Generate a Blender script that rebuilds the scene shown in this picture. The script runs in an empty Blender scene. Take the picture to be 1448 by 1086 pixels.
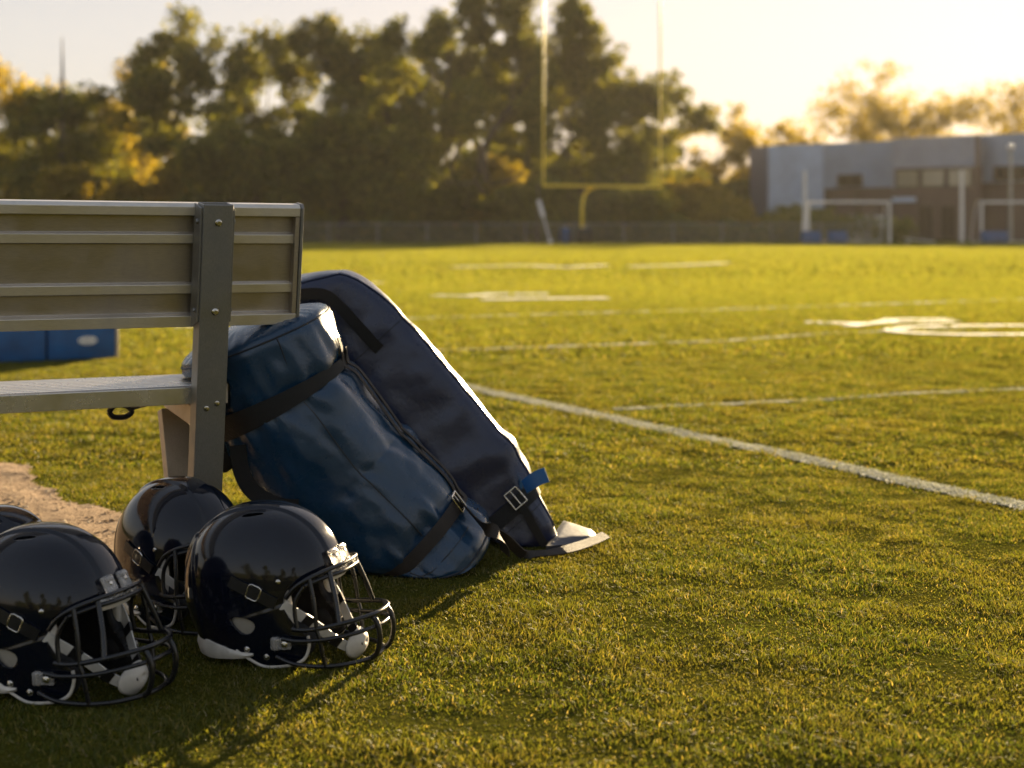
import bpy, bmesh, math, random
import numpy as np
from mathutils import Vector, Matrix, Euler

random.seed(7)
R = math.radians
C = bpy.context.scene.collection
scene = bpy.context.scene

# ------------------------------------------------------------------ camera numbers (photo 1448 x 1086)
F, CX, HY, CAMH = 2011.0, 724.0, 323.0, 0.78
HAZE_D, HAZE_G = 0.00017, 0.3
SUN_AZ, SUN_EL = 22.5, 10.5            # degrees to the right of the view, above the horizon


def P(px, py, d):                      # point at depth d
    return Vector(((px - CX) / F * d, d, CAMH - (py - HY) / F * d))


def G(px, py):                         # point on the ground
    d = CAMH * F / (py - HY)
    return Vector(((px - CX) / F * d, d, 0.0))


# ------------------------------------------------------------------ noise
def _hash(ix, iy, iz, seed):
    n = (ix.astype(np.int64) * 374761393 + iy.astype(np.int64) * 668265263 + iz.astype(np.int64) * 2147483647 + seed * 974634777) & 0xffffffff
    n = ((n ^ (n >> 13)) * 1274126177) & 0xffffffff
    n = (n ^ (n >> 16)) & 0xffffffff
    return n.astype(np.float64) / 0xffffffff


def vnoise(x, y, z=0.0, seed=0):       # value noise in -1..1
    x, y, z = np.broadcast_arrays(np.asarray(x, float), np.asarray(y, float), np.asarray(z, float))
    ix, iy, iz = np.floor(x), np.floor(y), np.floor(z)
    fx, fy, fz = x - ix, y - iy, z - iz
    fx, fy, fz = (f * f * (3 - 2 * f) for f in (fx, fy, fz))
    r = 0
    for dx in (0, 1):
        for dy in (0, 1):
            for dz in (0, 1):
                w = (fx if dx else 1 - fx) * (fy if dy else 1 - fy) * (fz if dz else 1 - fz)
                r = r + w * _hash(ix + dx, iy + dy, iz + dz, seed)
    return r * 2 - 1


def fbm(x, y, z=0.0, seed=0, octv=3):
    r, a, s = 0, 1.0, 1.0
    for k in range(octv):
        r = r + a * vnoise(np.asarray(x) * s, np.asarray(y) * s, np.asarray(z) * s, seed + k * 17)
        a *= 0.5
        s *= 2.03
    return r


def sstep(a, b, x):
    t = np.clip((np.asarray(x, float) - a) / (b - a), 0, 1)
    return t * t * (3 - 2 * t)


def hgt(x, y):                         # gentle unevenness of the turf near the camera
    fade = 1 - sstep(3.5, 12, np.hypot(x, y))
    return fade * (0.007 * vnoise(np.asarray(x) * 1.5, np.asarray(y) * 1.5, 0, 3) + 0.003 * vnoise(np.asarray(x) * 7, np.asarray(y) * 6, 0, 5))


# ------------------------------------------------------------------ mesh helpers
class MB:
    def __init__(self):
        self.v, self.f = [], []

    def add(self, vs, fs):
        o = len(self.v)
        self.v += [tuple(p) for p in vs]
        self.f += [tuple(i + o for i in f) for f in fs]
        return self

    def box(self, c, size, M=None):
        x, y, z = (s / 2 for s in size)
        vs = [Vector((sx * x, sy * y, sz * z)) for sx in (-1, 1) for sy in (-1, 1) for sz in (-1, 1)]
        if M is not None:
            vs = [M @ p for p in vs]
        vs = [p + Vector(c) for p in vs]
        return self.add(vs, [(0, 1, 3, 2), (4, 6, 7, 5), (0, 4, 5, 1), (2, 3, 7, 6), (0, 2, 6, 4), (1, 5, 7, 3)])

    def rbox(self, c, size, r, M=None, seg=3):
        """box with rounded edges"""
        bm = bmesh.new()
        bmesh.ops.create_cube(bm, size=1)
        for p in bm.verts:
            p.co = Vector((p.co.x * size[0], p.co.y * size[1], p.co.z * size[2]))
        bmesh.ops.bevel(bm, geom=list(bm.edges), offset=r, segments=seg, profile=0.5, affect='EDGES')
        bm.verts.index_update()
        vs = [(M @ p.co if M is not None else p.co) + Vector(c) for p in bm.verts]
        fs = [[q.index for q in f.verts] for f in bm.faces]
        bm.free()
        return self.add(vs, fs)

    def tube(self, pts, r, n=8, caps=True, closed=False):
        pts = [Vector(p) for p in pts]
        m = len(pts)
        rs = r if isinstance(r, (list, tuple)) else [r] * m
        up = None
        vs, fs = [], []
        for i, p in enumerate(pts):
            if closed:
                t = (pts[(i + 1) % m] - pts[i - 1]).normalized()
            else:
                t = (pts[min(i + 1, m - 1)] - pts[max(i - 1, 0)]).normalized()
            if up is None:
                up = t.orthogonal().normalized()
            up = (up - t * up.dot(t)).normalized()
            b = t.cross(up)
            for k in range(n):
                a = 2 * math.pi * k / n
                vs.append(p + (up * math.cos(a) + b * math.sin(a)) * rs[i])
        for i in range(m if closed else m - 1):
            j = (i + 1) % m
            for k in range(n):
                k2 = (k + 1) % n
                fs.append((i * n + k, i * n + k2, j * n + k2, j * n + k))
        if caps and not closed:
            fs.append(tuple(range(n - 1, -1, -1)))
            fs.append(tuple((m - 1) * n + k for k in range(n)))
        return self.add(vs, fs)

    def prism(self, poly, A, B, O, N, t0, t1):
        """polygon (a,b) pairs in the A,B plane extruded along N from t0 to t1"""
        n = len(poly)
        vs = [O + A * a + B * b + N * t0 for a, b in poly] + [O + A * a + B * b + N * t1 for a, b in poly]
        fs = [tuple(range(n - 1, -1, -1)), tuple(range(n, 2 * n))] + [(i, (i + 1) % n, n + (i + 1) % n, n + i) for i in range(n)]
        return self.add(vs, fs)

    def disc(self, c, nrm, r, h, n=16):
        c, nrm = Vector(c), Vector(nrm).normalized()
        return self.tube([c, c + nrm * h * 0.6, c + nrm * h], [r, r, r * 0.7], n=n)

    def ribbon(self, pts, wdirs, w, th):
        """flat strap through pts; wdirs = direction of its width at each point"""
        pts = [Vector(p) for p in pts]
        m = len(pts)
        vs, fs = [], []
        for i, p in enumerate(pts):
            t = (pts[min(i + 1, m - 1)] - pts[max(i - 1, 0)]).normalized()
            wd = Vector(wdirs[i] if isinstance(wdirs, list) else wdirs)
            wd = (wd - t * wd.dot(t)).normalized()
            nn = t.cross(wd)
            for a, b in ((-1, -1), (1, -1), (1, 1), (-1, 1)):
                vs.append(p + wd * (a * w / 2) + nn * (b * th / 2))
        for i in range(m - 1):
            for k in range(4):
                fs.append((i * 4 + k, i * 4 + (k + 1) % 4, i * 4 + 4 + (k + 1) % 4, i * 4 + 4 + k))
        fs += [(3, 2, 1, 0), tuple((m - 1) * 4 + k for k in range(4))]
        return self.add(vs, fs)

    def build(self, name, m, parent=None, smooth=False, sharp=40, bevel=0.0):
        return link(name, self.v, self.f, m, parent, smooth, sharp, bevel)


def link(name, v, f, m, parent=None, smooth=False, sharp=40, bevel=0.0):
    me = bpy.data.meshes.new(name)
    me.from_pydata([tuple(map(float, p)) for p in v], [], [tuple(map(int, q)) for q in f])
    me.validate()
    bm = bmesh.new()
    bm.from_mesh(me)
    bmesh.ops.recalc_face_normals(bm, faces=bm.faces)
    bm.to_mesh(me)
    bm.free()
    o = bpy.data.objects.new(name, me)
    C.objects.link(o)
    if m is not None:
        me.materials.append(m)
    if smooth:
        me.polygons.foreach_set('use_smooth', [True] * len(me.polygons))
        if sharp < 180:
            me.set_sharp_from_angle(angle=R(sharp))
    if bevel:
        b = o.modifiers.new('edge', 'BEVEL')
        b.width, b.segments, b.limit_method, b.angle_limit = bevel, 2, 'ANGLE', R(35)
        b.harden_normals = False
    if parent is not None:
        o.parent = parent
    return o


def link_np(name, V, Fq, m, parent=None, smooth=False, nv=4):
    """numpy mesh, every face with nv corners"""
    me = bpy.data.meshes.new(name)
    V = np.asarray(V, np.float32)
    Fq = np.asarray(Fq, np.int32)
    me.vertices.add(len(V))
    me.vertices.foreach_set('co', V.ravel())
    me.loops.add(Fq.size)
    me.loops.foreach_set('vertex_index', Fq.ravel())
    me.polygons.add(len(Fq))
    me.polygons.foreach_set('loop_start', np.arange(0, Fq.size, nv, dtype=np.int32))
    if smooth:
        me.polygons.foreach_set('use_smooth', np.ones(len(Fq), bool))
    me.update(calc_edges=True)
    me.validate()
    o = bpy.data.objects.new(name, me)
    if m is not None:
        me.materials.append(m)
    C.objects.link(o)
    if parent is not None:
        o.parent = parent
    return o


def tag(o, label=None, cat=None, group=None, kind=None):
    if label: o['label'] = label
    if cat: o['category'] = cat
    if group: o['group'] = group
    if kind: o['kind'] = kind
    return o


def empty(name, loc=(0, 0, 0), rot=(0, 0, 0), label=None, cat=None, group=None):
    o = bpy.data.objects.new(name, None)
    o.empty_display_size = 0.1
    o.location, o.rotation_euler = loc, rot
    C.objects.link(o)
    return tag(o, label, cat, group)


def copy_tree(o, parent=None):
    c = o.copy()
    C.objects.link(c)
    if parent is not None:
        c.parent = parent
    for ch in list(o.children):
        copy_tree(ch, c)
    return c


def smooth_path(pts, k=6):
    """Catmull-Rom through pts"""
    pts = [Vector(p) for p in pts]
    out = []
    for i in range(len(pts) - 1):
        p0, p1, p2, p3 = pts[max(i - 1, 0)], pts[i], pts[i + 1], pts[min(i + 2, len(pts) - 1)]
        for j in range(k):
            t = j / k
            out.append(0.5 * ((2 * p1) + (p2 - p0) * t + (2 * p0 - 5 * p1 + 4 * p2 - p3) * t * t + (3 * p1 - p0 - 3 * p2 + p3) * t ** 3))
    out.append(pts[-1])
    return out


# ------------------------------------------------------------------ materials
class NT:
    def __init__(self, name):
        self.m = bpy.data.materials.new(name)
        self.m.use_nodes = True
        self.t = self.m.node_tree
        self.t.nodes.clear()
        self.out = self.n('ShaderNodeOutputMaterial')

    def n(self, typ, **kw):
        nd = self.t.nodes.new(typ)
        for k, v in kw.items():
            if hasattr(nd, k) and not k[0].isupper():
                setattr(nd, k, v)
            else:
                nd.inputs[k.replace('_', ' ')].default_value = v
        return nd

    def l(self, a, b):
        self.t.links.new(a, b)
        return self

    def noise(self, scale, detail=3, rough=0.55, coord='Object', stretch=None):
        tc = self.n('ShaderNodeTexCoord')
        src = tc.outputs[coord]
        if coord == 'World':
            pass
        if stretch:
            mp = self.n('ShaderNodeMapping')
            mp.inputs['Scale'].default_value = stretch
            self.l(src, mp.inputs['Vector'])
            src = mp.outputs['Vector']
        nz = self.n('ShaderNodeTexNoise')
        nz.inputs['Scale'].default_value = scale
        nz.inputs['Detail'].default_value = detail
        nz.inputs['Roughness'].default_value = rough
        self.l(src, nz.inputs['Vector'])
        return nz.outputs['Fac']

    def wnoise(self, scale, detail=3, rough=0.55):
        g = self.n('ShaderNodeNewGeometry')
        nz = self.n('ShaderNodeTexNoise')
        nz.inputs['Scale'].default_value = scale
        nz.inputs['Detail'].default_value = detail
        nz.inputs['Roughness'].default_value = rough
        self.l(g.outputs['Position'], nz.inputs['Vector'])
        return nz.outputs['Fac']

    def ramp(self, fac, stops):
        r = self.n('ShaderNodeValToRGB')
        el = r.color_ramp.elements
        while len(el) < len(stops):
            el.new(0.5)
        for e, (p, c) in zip(el, stops):
            e.position = p
            e.color = (*c, 1) if isinstance(c, (tuple, list)) else (c, c, c, 1)
        self.l(fac, r.inputs['Fac'])
        return r.outputs['Color']

    def mix(self, fac, a, b, mode='MIX'):
        x = self.n('ShaderNodeMix', data_type='RGBA', blend_type=mode)
        for sock, v in ((x.inputs[0], fac), (x.inputs[6], a), (x.inputs[7], b)):
            if isinstance(v, (int, float)):
                sock.default_value = v if sock.type == 'VALUE' else (v, v, v, 1)
            elif isinstance(v, (tuple, list)):
                sock.default_value = (*v, 1)
            else:
                self.l(v, sock)
        return x.outputs[2]

    def math(self, op, a, b=0.0):
        x = self.n('ShaderNodeMath', operation=op)
        for i, v in enumerate((a, b)):
            if isinstance(v, (int, float)):
                x.inputs[i].default_value = v
            else:
                self.l(v, x.inputs[i])
        return x.outputs[0]

    def bump(self, h, strength=0.3, dist=0.01, normal=None):
        b = self.n('ShaderNodeBump')
        b.inputs['Strength'].default_value = strength
        b.inputs['Distance'].default_value = dist
        self.l(h, b.inputs['Height'])
        if normal is not None:
            self.l(normal, b.inputs['Normal'])
        return b.outputs['Normal']

    def bsdf(self, base=(0.5, 0.5, 0.5), rough=0.5, metal=0.0, normal=None, **kw):
        p = self.n('ShaderNodeBsdfPrincipled')
        for sock, v in (('Base Color', base), ('Roughness', rough), ('Metallic', metal)):
            if isinstance(v, (int, float)):
                p.inputs[sock].default_value = v
            elif isinstance(v, (tuple, list)):
                p.inputs[sock].default_value = (*v, 1)
            else:
                self.l(v, p.inputs[sock])
        for k, v in kw.items():
            p.inputs[k.replace('_', ' ')].default_value = v
        if normal is not None:
            self.l(normal, p.inputs['Normal'])
        self.l(p.outputs[0], self.out.inputs['Surface'])
        return p


def mat_simple(name, c, rough=0.5, metal=0.0, var=0.25, scale=20, bump=0.0, bscale=200, **kw):
    t = NT(name)
    nz = t.noise(scale, 4)
    col = t.ramp(nz, [(0.3, tuple(x * (1 - var) for x in c)), (0.7, tuple(min(1, x * (1 + var)) for x in c))])
    rr = t.ramp(t.noise(scale * 1.7, 3), [(0.3, max(0.02, rough * 0.85)), (0.7, min(1, rough * 1.15))])
    nrm = t.bump(t.noise(bscale, 3), bump, 0.002) if bump else None
    t.bsdf(col, rr, metal, nrm, **kw)
    return t.m


def mat_metal(name, c, rough, metal, stretch, streak=0.3):
    t = NT(name)
    fine = t.noise(60, 4, 0.6, stretch=stretch)
    blot = t.noise(7, 5, 0.6)
    scuff = t.noise(30, 6, 0.7)
    col = t.mix(t.ramp(fine, [(0.3, 0.0), (0.7, 1.0)]), tuple(x * (1 - streak) for x in c), c)
    col = t.mix(t.ramp(blot, [(0.5, 0.0), (0.72, 0.5)]), col, tuple(x * 0.55 for x in c))
    col = t.mix(t.ramp(scuff, [(0.70, 0.0), (0.80, 0.2)]), col, (0.6, 0.58, 0.55))
    rr = t.mix(t.ramp(blot, [(0.35, 0.0), (0.7, 1.0)]), rough * 0.8, rough * 1.35)
    t.bsdf(col, rr, metal, t.bump(fine, 0.05, 0.001))
    return t.m


def mat_shell():
    t = NT('gloss_helmet_shell')
    nz = t.noise(120, 4, 0.6)
    dust = t.noise(9, 6, 0.7)
    col = t.mix(t.ramp(dust, [(0.55, 0.0), (0.85, 0.35)]), (0.002, 0.004, 0.011), (0.013, 0.014, 0.016))
    rr = t.mix(t.ramp(dust, [(0.45, 0.0), (0.8, 1.0)]), 0.09, 0.2)
    t.bsdf(col, rr, 0.0, t.bump(nz, 0.012, 0.001), Coat_Weight=0.15, Coat_Roughness=0.06, Specular_IOR_Level=0.4)
    return t.m


def mat_vinyl(name, c, rough=0.38):
    t = NT(name)
    grain = t.noise(420, 2, 0.5)
    wr = t.noise(13, 5, 0.6)
    wr2 = t.noise(38, 4, 0.6)
    soft = t.noise(5, 4)
    col = t.ramp(soft, [(0.3, tuple(x * 0.88 for x in c)), (0.7, tuple(x * 1.1 for x in c))])
    col = t.mix(t.ramp(t.noise(17, 6, 0.75), [(0.66, 0.0), (0.9, 0.2)]), col, (0.10, 0.09, 0.075))
    rr = t.mix(t.ramp(wr, [(0.3, 0.0), (0.7, 1.0)]), rough * 0.8, rough * 1.3)
    n1 = t.bump(wr, 0.32, 0.012)
    n2 = t.bump(wr2, 0.10, 0.003, n1)
    n3 = t.bump(grain, 0.06, 0.001, n2)
    t.bsdf(col, rr, 0.0, n3, Specular_IOR_Level=0.45, Coat_Weight=0.25, Coat_Roughness=0.22)
    return t.m


def mat_web(name, c):
    t = NT(name)
    tc = t.n('ShaderNodeTexCoord')
    w = t.n('ShaderNodeTexWave', wave_type='BANDS', bands_direction='DIAGONAL')
    w.inputs['Scale'].default_value = 160
    t.l(tc.outputs['Object'], w.inputs['Vector'])
    col = t.ramp(t.noise(30, 5), [(0.3, tuple(x * 0.6 for x in c)), (0.7, tuple(x * 1.3 for x in c))])
    t.bsdf(col, 0.75, 0, t.bump(w.outputs['Fac'], 0.4, 0.001))
    return t.m


def mat_leafy(name, stops, trans=0.45, tcol=(1, 1, 1), rough=0.5, wscale=0.0, dry=None, gloss=0.04):
    """thin leaf or blade: reflects and lets light through; colour differs leaf by leaf"""
    t = NT(name)
    g = t.n('ShaderNodeNewGeometry')
    col = t.ramp(g.outputs['Random Per Island'], stops)
    if wscale:
        pn = t.wnoise(wscale, 4, 0.6)
        col = t.mix(t.ramp(pn, [(0.42, 0.0), (0.68, 0.6)]), col, dry)
        pn2 = t.wnoise(wscale * 0.23, 3, 0.5)
        col = t.mix(t.ramp(pn2, [(0.35, 0.0), (0.7, 0.35)]), col, tuple(x * 0.55 for x in stops[0][1]))
    df = t.n('ShaderNodeBsdfDiffuse')
    tr = t.n('ShaderNodeBsdfTranslucent')
    t.l(col, df.inputs['Color'])
    t.l(t.mix(1.0, col, tcol, 'MULTIPLY'), tr.inputs['Color'])
    mx = t.n('ShaderNodeMixShader')
    mx.inputs[0].default_value = trans
    t.l(df.outputs[0], mx.inputs[1])
    t.l(tr.outputs[0], mx.inputs[2])
    gl = t.n('ShaderNodeBsdfGlossy')
    gl.inputs['Roughness'].default_value = rough
    gl.inputs['Color'].default_value = (0.9, 0.9, 0.85, 1)
    m2 = t.n('ShaderNodeMixShader')
    m2.inputs[0].default_value = gloss
    t.l(mx.outputs[0], m2.inputs[1])
    t.l(gl.outputs[0], m2.inputs[2])
    t.l(m2.outputs[0], t.out.inputs['Surface'])
    return t.m


M = {}
M['shell'] = mat_shell()
M['mask'] = mat_simple('coated_wire', (0.005, 0.0055, 0.008), 0.3, 0.0, 0.3, 60, 0.05, 300, Coat_Weight=0.15, Coat_Roughness=0.2)
M['blackfoam'] = mat_simple('black_foam', (0.012, 0.012, 0.014), 0.7, 0, 0.3, 40, 0.2, 200)
M['white'] = mat_simple('white_padding', (0.62, 0.58, 0.52), 0.5, 0, 0.15, 40, 0.1, 150)
M['whitestrap'] = mat_simple('white_strap', (0.68, 0.65, 0.6), 0.6, 0, 0.1, 60, 0.2, 500)
t = NT('clear_plastic')
t.bsdf((0.85, 0.82, 0.78), t.ramp(t.noise(50, 4), [(0.3, 0.08), (0.7, 0.3)]), 0, t.bump(t.noise(90, 3), 0.2, 0.002), Transmission_Weight=0.75, IOR=1.4)
M['clear'] = t.m
M['screw'] = mat_simple('screw_steel', (0.6, 0.57, 0.52), 0.25, 1.0, 0.2, 80)
M['alu'] = mat_metal('brushed_aluminium', (0.75, 0.71, 0.65), 0.27, 0.9, (1, 30, 30))
M['alulip_lit'] = mat_metal('aluminium_lip_lit', (0.80, 0.74, 0.65), 0.38, 0.85, (1, 30, 30), 0.2)
M['alupanel'] = mat_metal('aluminium_panel', (0.54, 0.48, 0.42), 0.38, 0.92, (1, 30, 30))
M['galv'] = mat_metal('galvanised_post', (0.29, 0.285, 0.27), 0.42, 0.75, (20, 20, 1))
M['legmetal'] = mat_metal('mill_finish_leg', (0.58, 0.51, 0.42), 0.5, 0.7, (20, 20, 1))
M['dark'] = mat_simple('dark_cavity', (0.015, 0.013, 0.012), 0.8)
M['bag'] = mat_vinyl('blue_vinyl', (0.0075, 0.037, 0.082), 0.27)
M['navy'] = mat_vinyl('navy_vinyl', (0.011, 0.018, 0.052), 0.28)
M['flap'] = mat_vinyl('blue_grey_vinyl', (0.02, 0.024, 0.038), 0.55)
M['bluefar'] = mat_simple('blue_vinyl_pad', (0.008, 0.085, 0.25), 0.45, 0, 0.25, 8, 0.1, 60)
M['web'] = mat_web('black_webbing', (0.005, 0.005, 0.005))
M['brownweb'] = mat_web('brown_webbing', (0.020, 0.014, 0.010))
M['blackplastic'] = mat_simple('black_plastic', (0.010, 0.010, 0.011), 0.35, 0, 0.2, 80, 0.05, 300)
M['seam'] = mat_simple('seam_thread', (0.012, 0.016, 0.025), 0.6)
M['yellow'] = mat_simple('yellow_paint', (0.85, 0.60, 0.03), 0.4, 0, 0.1, 2)
M['whitepaint'] = mat_simple('white_paint', (0.75, 0.72, 0.68), 0.4, 0, 0.1, 3)
M['steel'] = mat_simple('grey_steel', (0.32, 0.32, 0.31), 0.35, 0.8, 0.2, 5)
M['bark'] = mat_simple('bark', (0.075, 0.055, 0.04), 0.9, 0, 0.35, 3, 0.6, 12)
M['bareflat'] = mat_simple('weathered_wood', (0.12, 0.095, 0.075), 0.9, 0, 0.3, 3)

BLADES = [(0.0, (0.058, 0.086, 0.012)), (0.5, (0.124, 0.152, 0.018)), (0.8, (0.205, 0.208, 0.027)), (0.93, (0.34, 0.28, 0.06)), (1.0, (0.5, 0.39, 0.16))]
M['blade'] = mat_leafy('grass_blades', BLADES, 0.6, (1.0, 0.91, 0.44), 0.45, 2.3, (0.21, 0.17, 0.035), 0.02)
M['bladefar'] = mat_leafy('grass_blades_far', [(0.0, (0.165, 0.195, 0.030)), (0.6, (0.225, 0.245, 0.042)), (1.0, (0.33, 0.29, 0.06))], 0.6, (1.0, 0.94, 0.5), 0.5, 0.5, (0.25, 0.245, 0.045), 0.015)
M['whiteblade'] = mat_leafy('painted_blades', [(0.0, (0.28, 0.29, 0.26)), (0.75, (0.46, 0.46, 0.43)), (1.0, (0.22, 0.22, 0.06))], 0.3, (1, 1, 0.9), 0.6)
LEAF1 = [(0.0, (0.075, 0.090, 0.016)), (0.6, (0.14, 0.155, 0.024)), (1.0, (0.26, 0.24, 0.034))]
LEAF2 = [(0.0, (0.16, 0.14, 0.014)), (0.6, (0.30, 0.245, 0.025)), (1.0, (0.44, 0.34, 0.045))]
M['leaf'] = mat_leafy('green_leaves', LEAF1, 0.55, (1.0, 0.88, 0.35), 0.5, gloss=0.02)
M['leafgold'] = mat_leafy('golden_leaves', LEAF2, 0.7, (1.0, 0.88, 0.35), 0.5, gloss=0.02)

# ground material: soil seen between the blades
t = NT('turf_soil')
a = t.wnoise(1.9, 5, 0.6)
b = t.wnoise(55, 4, 0.65)
col = t.ramp(b, [(0.3, (0.03, 0.033, 0.006)), (0.55, (0.055, 0.055, 0.008)), (0.8, (0.10, 0.085, 0.018))])
col = t.mix(t.ramp(a, [(0.4, 0.0), (0.7, 0.4)]), col, (0.06, 0.055, 0.010))
t.bsdf(col, 1.0, 0, t.bump(b, 0.8, 0.01), Specular_IOR_Level=0.0)
M['soil'] = t.m
t = NT('dirt')
b = t.wnoise(70, 5, 0.7)
c2 = t.wnoise(9, 4, 0.6)
col = t.ramp(b, [(0.3, (0.16, 0.105, 0.065)), (0.5, (0.30, 0.21, 0.135)), (0.75, (0.5, 0.38, 0.26))])
col = t.mix(t.ramp(c2, [(0.4, 0.0), (0.7, 0.6)]), col, (0.24, 0.165, 0.10))
t.bsdf(col, 0.95, 0, t.bump(b, 1.0, 0.012), Specular_IOR_Level=0.1)
M['dirt'] = t.m
M['straw'] = mat_leafy('dry_clippings', [(0.0, (0.2, 0.14, 0.06)), (0.6, (0.36, 0.27, 0.13)), (1.0, (0.55, 0.45, 0.28))], 0.3, gloss=0.03)
M['creampad_shaded'] = mat_simple('cream_pad_shaded', (0.34, 0.31, 0.26), 0.6, 0, 0.15, 40)  # ear pads: shade inside the ear hole painted in as a darker tone
M['gravel'] = mat_leafy('gravel_bits', [(0.0, (0.14, 0.09, 0.055)), (0.6, (0.34, 0.25, 0.16)), (1.0, (0.55, 0.45, 0.32))], 0.0, gloss=0.02)
t = NT('worn_paint')
b = t.wnoise(40, 5, 0.7)
t.bsdf(t.ramp(b, [(0.35, (0.2, 0.2, 0.1)), (0.5, (0.48, 0.48, 0.42)), (0.8, (0.62, 0.61, 0.56))]), 0.9, 0, t.bump(b, 0.6, 0.008))
M['linepaint'] = t.m

# ------------------------------------------------------------------ world, sun, camera
w = bpy.data.worlds.new('World')
scene.world = w
w.use_nodes = True
nt = w.node_tree
nt.nodes.clear()
sky = nt.nodes.new('ShaderNodeTexSky')
sky.sky_type = 'NISHITA'
sky.sun_disc = False
sky.sun_elevation = R(SUN_EL)
sky.sun_rotation = R(SUN_AZ)
sky.altitude = 50
sky.air_density = 1.0
sky.dust_density = 0.5
sky.ozone_density = 1.6
bg = nt.nodes.new('ShaderNodeBackground')
bg.inputs['Strength'].default_value = 0.088
wo = nt.nodes.new('ShaderNodeOutputWorld')
hs = nt.nodes.new('ShaderNodeHueSaturation')
hs.inputs['Saturation'].default_value = 1.15
wm = nt.nodes.new('ShaderNodeMix')
wm.data_type, wm.blend_type = 'RGBA', 'MULTIPLY'
wm.inputs[0].default_value = 1.0
wm.inputs[7].default_value = (1.0, 0.872, 0.835, 1)
gm = nt.nodes.new('ShaderNodeGamma')                    # a hazier, more even evening sky
gm.inputs['Gamma'].default_value = 0.38
nt.links.new(sky.outputs[0], gm.inputs['Color'])
nt.links.new(gm.outputs[0], hs.inputs['Color'])
nt.links.new(hs.outputs[0], wm.inputs[6])
nt.links.new(wm.outputs[2], bg.inputs[0])
nt.links.new(bg.outputs[0], wo.inputs[0])

sl = bpy.data.lights.new('sun', 'SUN')
sl.energy = 5.0
sl.angle = R(0.55)
sl.color = (1.0, 0.765, 0.45)
so = bpy.data.objects.new('sun', sl)
C.objects.link(so)
sd = Vector((math.sin(R(SUN_AZ)) * math.cos(R(SUN_EL)), math.cos(R(SUN_AZ)) * math.cos(R(SUN_EL)), math.sin(R(SUN_EL))))
so.rotation_euler = sd.to_track_quat('Z', 'Y').to_euler()
so.location = (8, 20, 12)

cd = bpy.data.cameras.new('camera')
cd.sensor_width = 36
cd.lens = 50
cd.shift_y = -(543 - HY) / 1448
cd.clip_start, cd.clip_end = 0.05, 6000
cd.dof.use_dof = True
cd.dof.focus_distance = 2.85
cd.dof.aperture_fstop = 3.3
co = bpy.data.objects.new('camera', cd)
C.objects.link(co)
co.location = (0, 0, CAMH)
co.rotation_euler = (R(90), 0, 0)
scene.camera = co
scene.view_settings.view_transform = 'Standard'
scene.view_settings.look = 'None'
scene.view_settings.exposure = 2.32
scene.cycles.use_denoising = True
scene.cycles.max_bounces = 8
scene.cycles.transparent_max_bounces = 8
scene.cycles.sample_clamp_indirect = 6
# ================================================================== GROUND
rng = np.random.default_rng(11)


def grow(a, b, step, lo, hi, g=1.18):
    mid = np.arange(a, b + step / 2, step)
    up, s, x = [], step, b
    while x < hi:
        s *= g
        x += s
        up.append(x)
    dn, s, x = [], step, a
    while x > lo:
        s *= g
        x -= s
        dn.append(x)
    return np.array(dn[::-1] + list(mid) + up)


xs = grow(-3.4, 3.4, 0.045, -2500, 2500)
ys = grow(1.4, 10.5, 0.045, -1200, 3000)
X, Y = np.meshgrid(xs, ys)
V = np.stack([X.ravel(), Y.ravel(), hgt(X, Y).ravel()], 1)
nx, ny = len(xs), len(ys)
idx = np.arange(nx * ny).reshape(ny, nx)
Q = np.stack([idx[:-1, :-1], idx[:-1, 1:], idx[1:, 1:], idx[1:, :-1]], -1).reshape(-1, 4)
ground = link_np('ground', V, Q, M['soil'], smooth=True)
tag(ground, kind='structure')

# ---- bare dirt path beside the bench: worn outline
PATH = [(-1.20, 4.0), (-0.92, 3.66), (-0.68, 3.40), (-0.60, 3.18), (-0.80, 2.93), (-1.15, 2.86), (-1.6, 2.80), (-2.4, 2.7), (-3.6, 2.9), (-4.4, 4.2), (-6.0, 9.0),
        (-4.6, 9.6), (-3.2, 7.2), (-2.35, 5.75), (-1.72, 4.72)]


def in_poly(x, y, poly):
    ins = np.zeros(x.shape, bool)
    n = len(poly)
    for i in range(n):
        x0, y0 = poly[i]
        x1, y1 = poly[(i + 1) % n]
        c = ((y0 > y) != (y1 > y)) & (x < (x1 - x0) * (y - y0) / (y1 - y0 + 1e-12) + x0)
        ins ^= c
    return ins


def on_path(x, y):
    wx = x + 0.05 * fbm(x * 5, y * 5, 0, 21)
    wy = y + 0.05 * fbm(x * 5, y * 5, 7, 22)
    return in_poly(wx, wy, PATH)


px_ = np.arange(-6.1, -0.4, 0.02)
py_ = np.arange(2.5, 9.8, 0.02)
X, Y = np.meshgrid(px_, py_)
cell = on_path(X[:-1, :-1] + 0.01, Y[:-1, :-1] + 0.01)
Z = hgt(X, Y) + 0.006 + 0.004 * fbm(X * 14, Y * 14, 0, 31, 3)
idx = np.arange(X.size).reshape(X.shape)
Q = np.stack([idx[:-1, :-1], idx[:-1, 1:], idx[1:, 1:], idx[1:, :-1]], -1)[cell]
used, inv = np.unique(Q, return_inverse=True)
V = np.stack([X.ravel(), Y.ravel(), Z.ravel()], 1)[used]
path = link_np('dirt_path', V, inv.reshape(-1, 4), M['dirt'], smooth=True)
tag(path, kind='structure')

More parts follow.
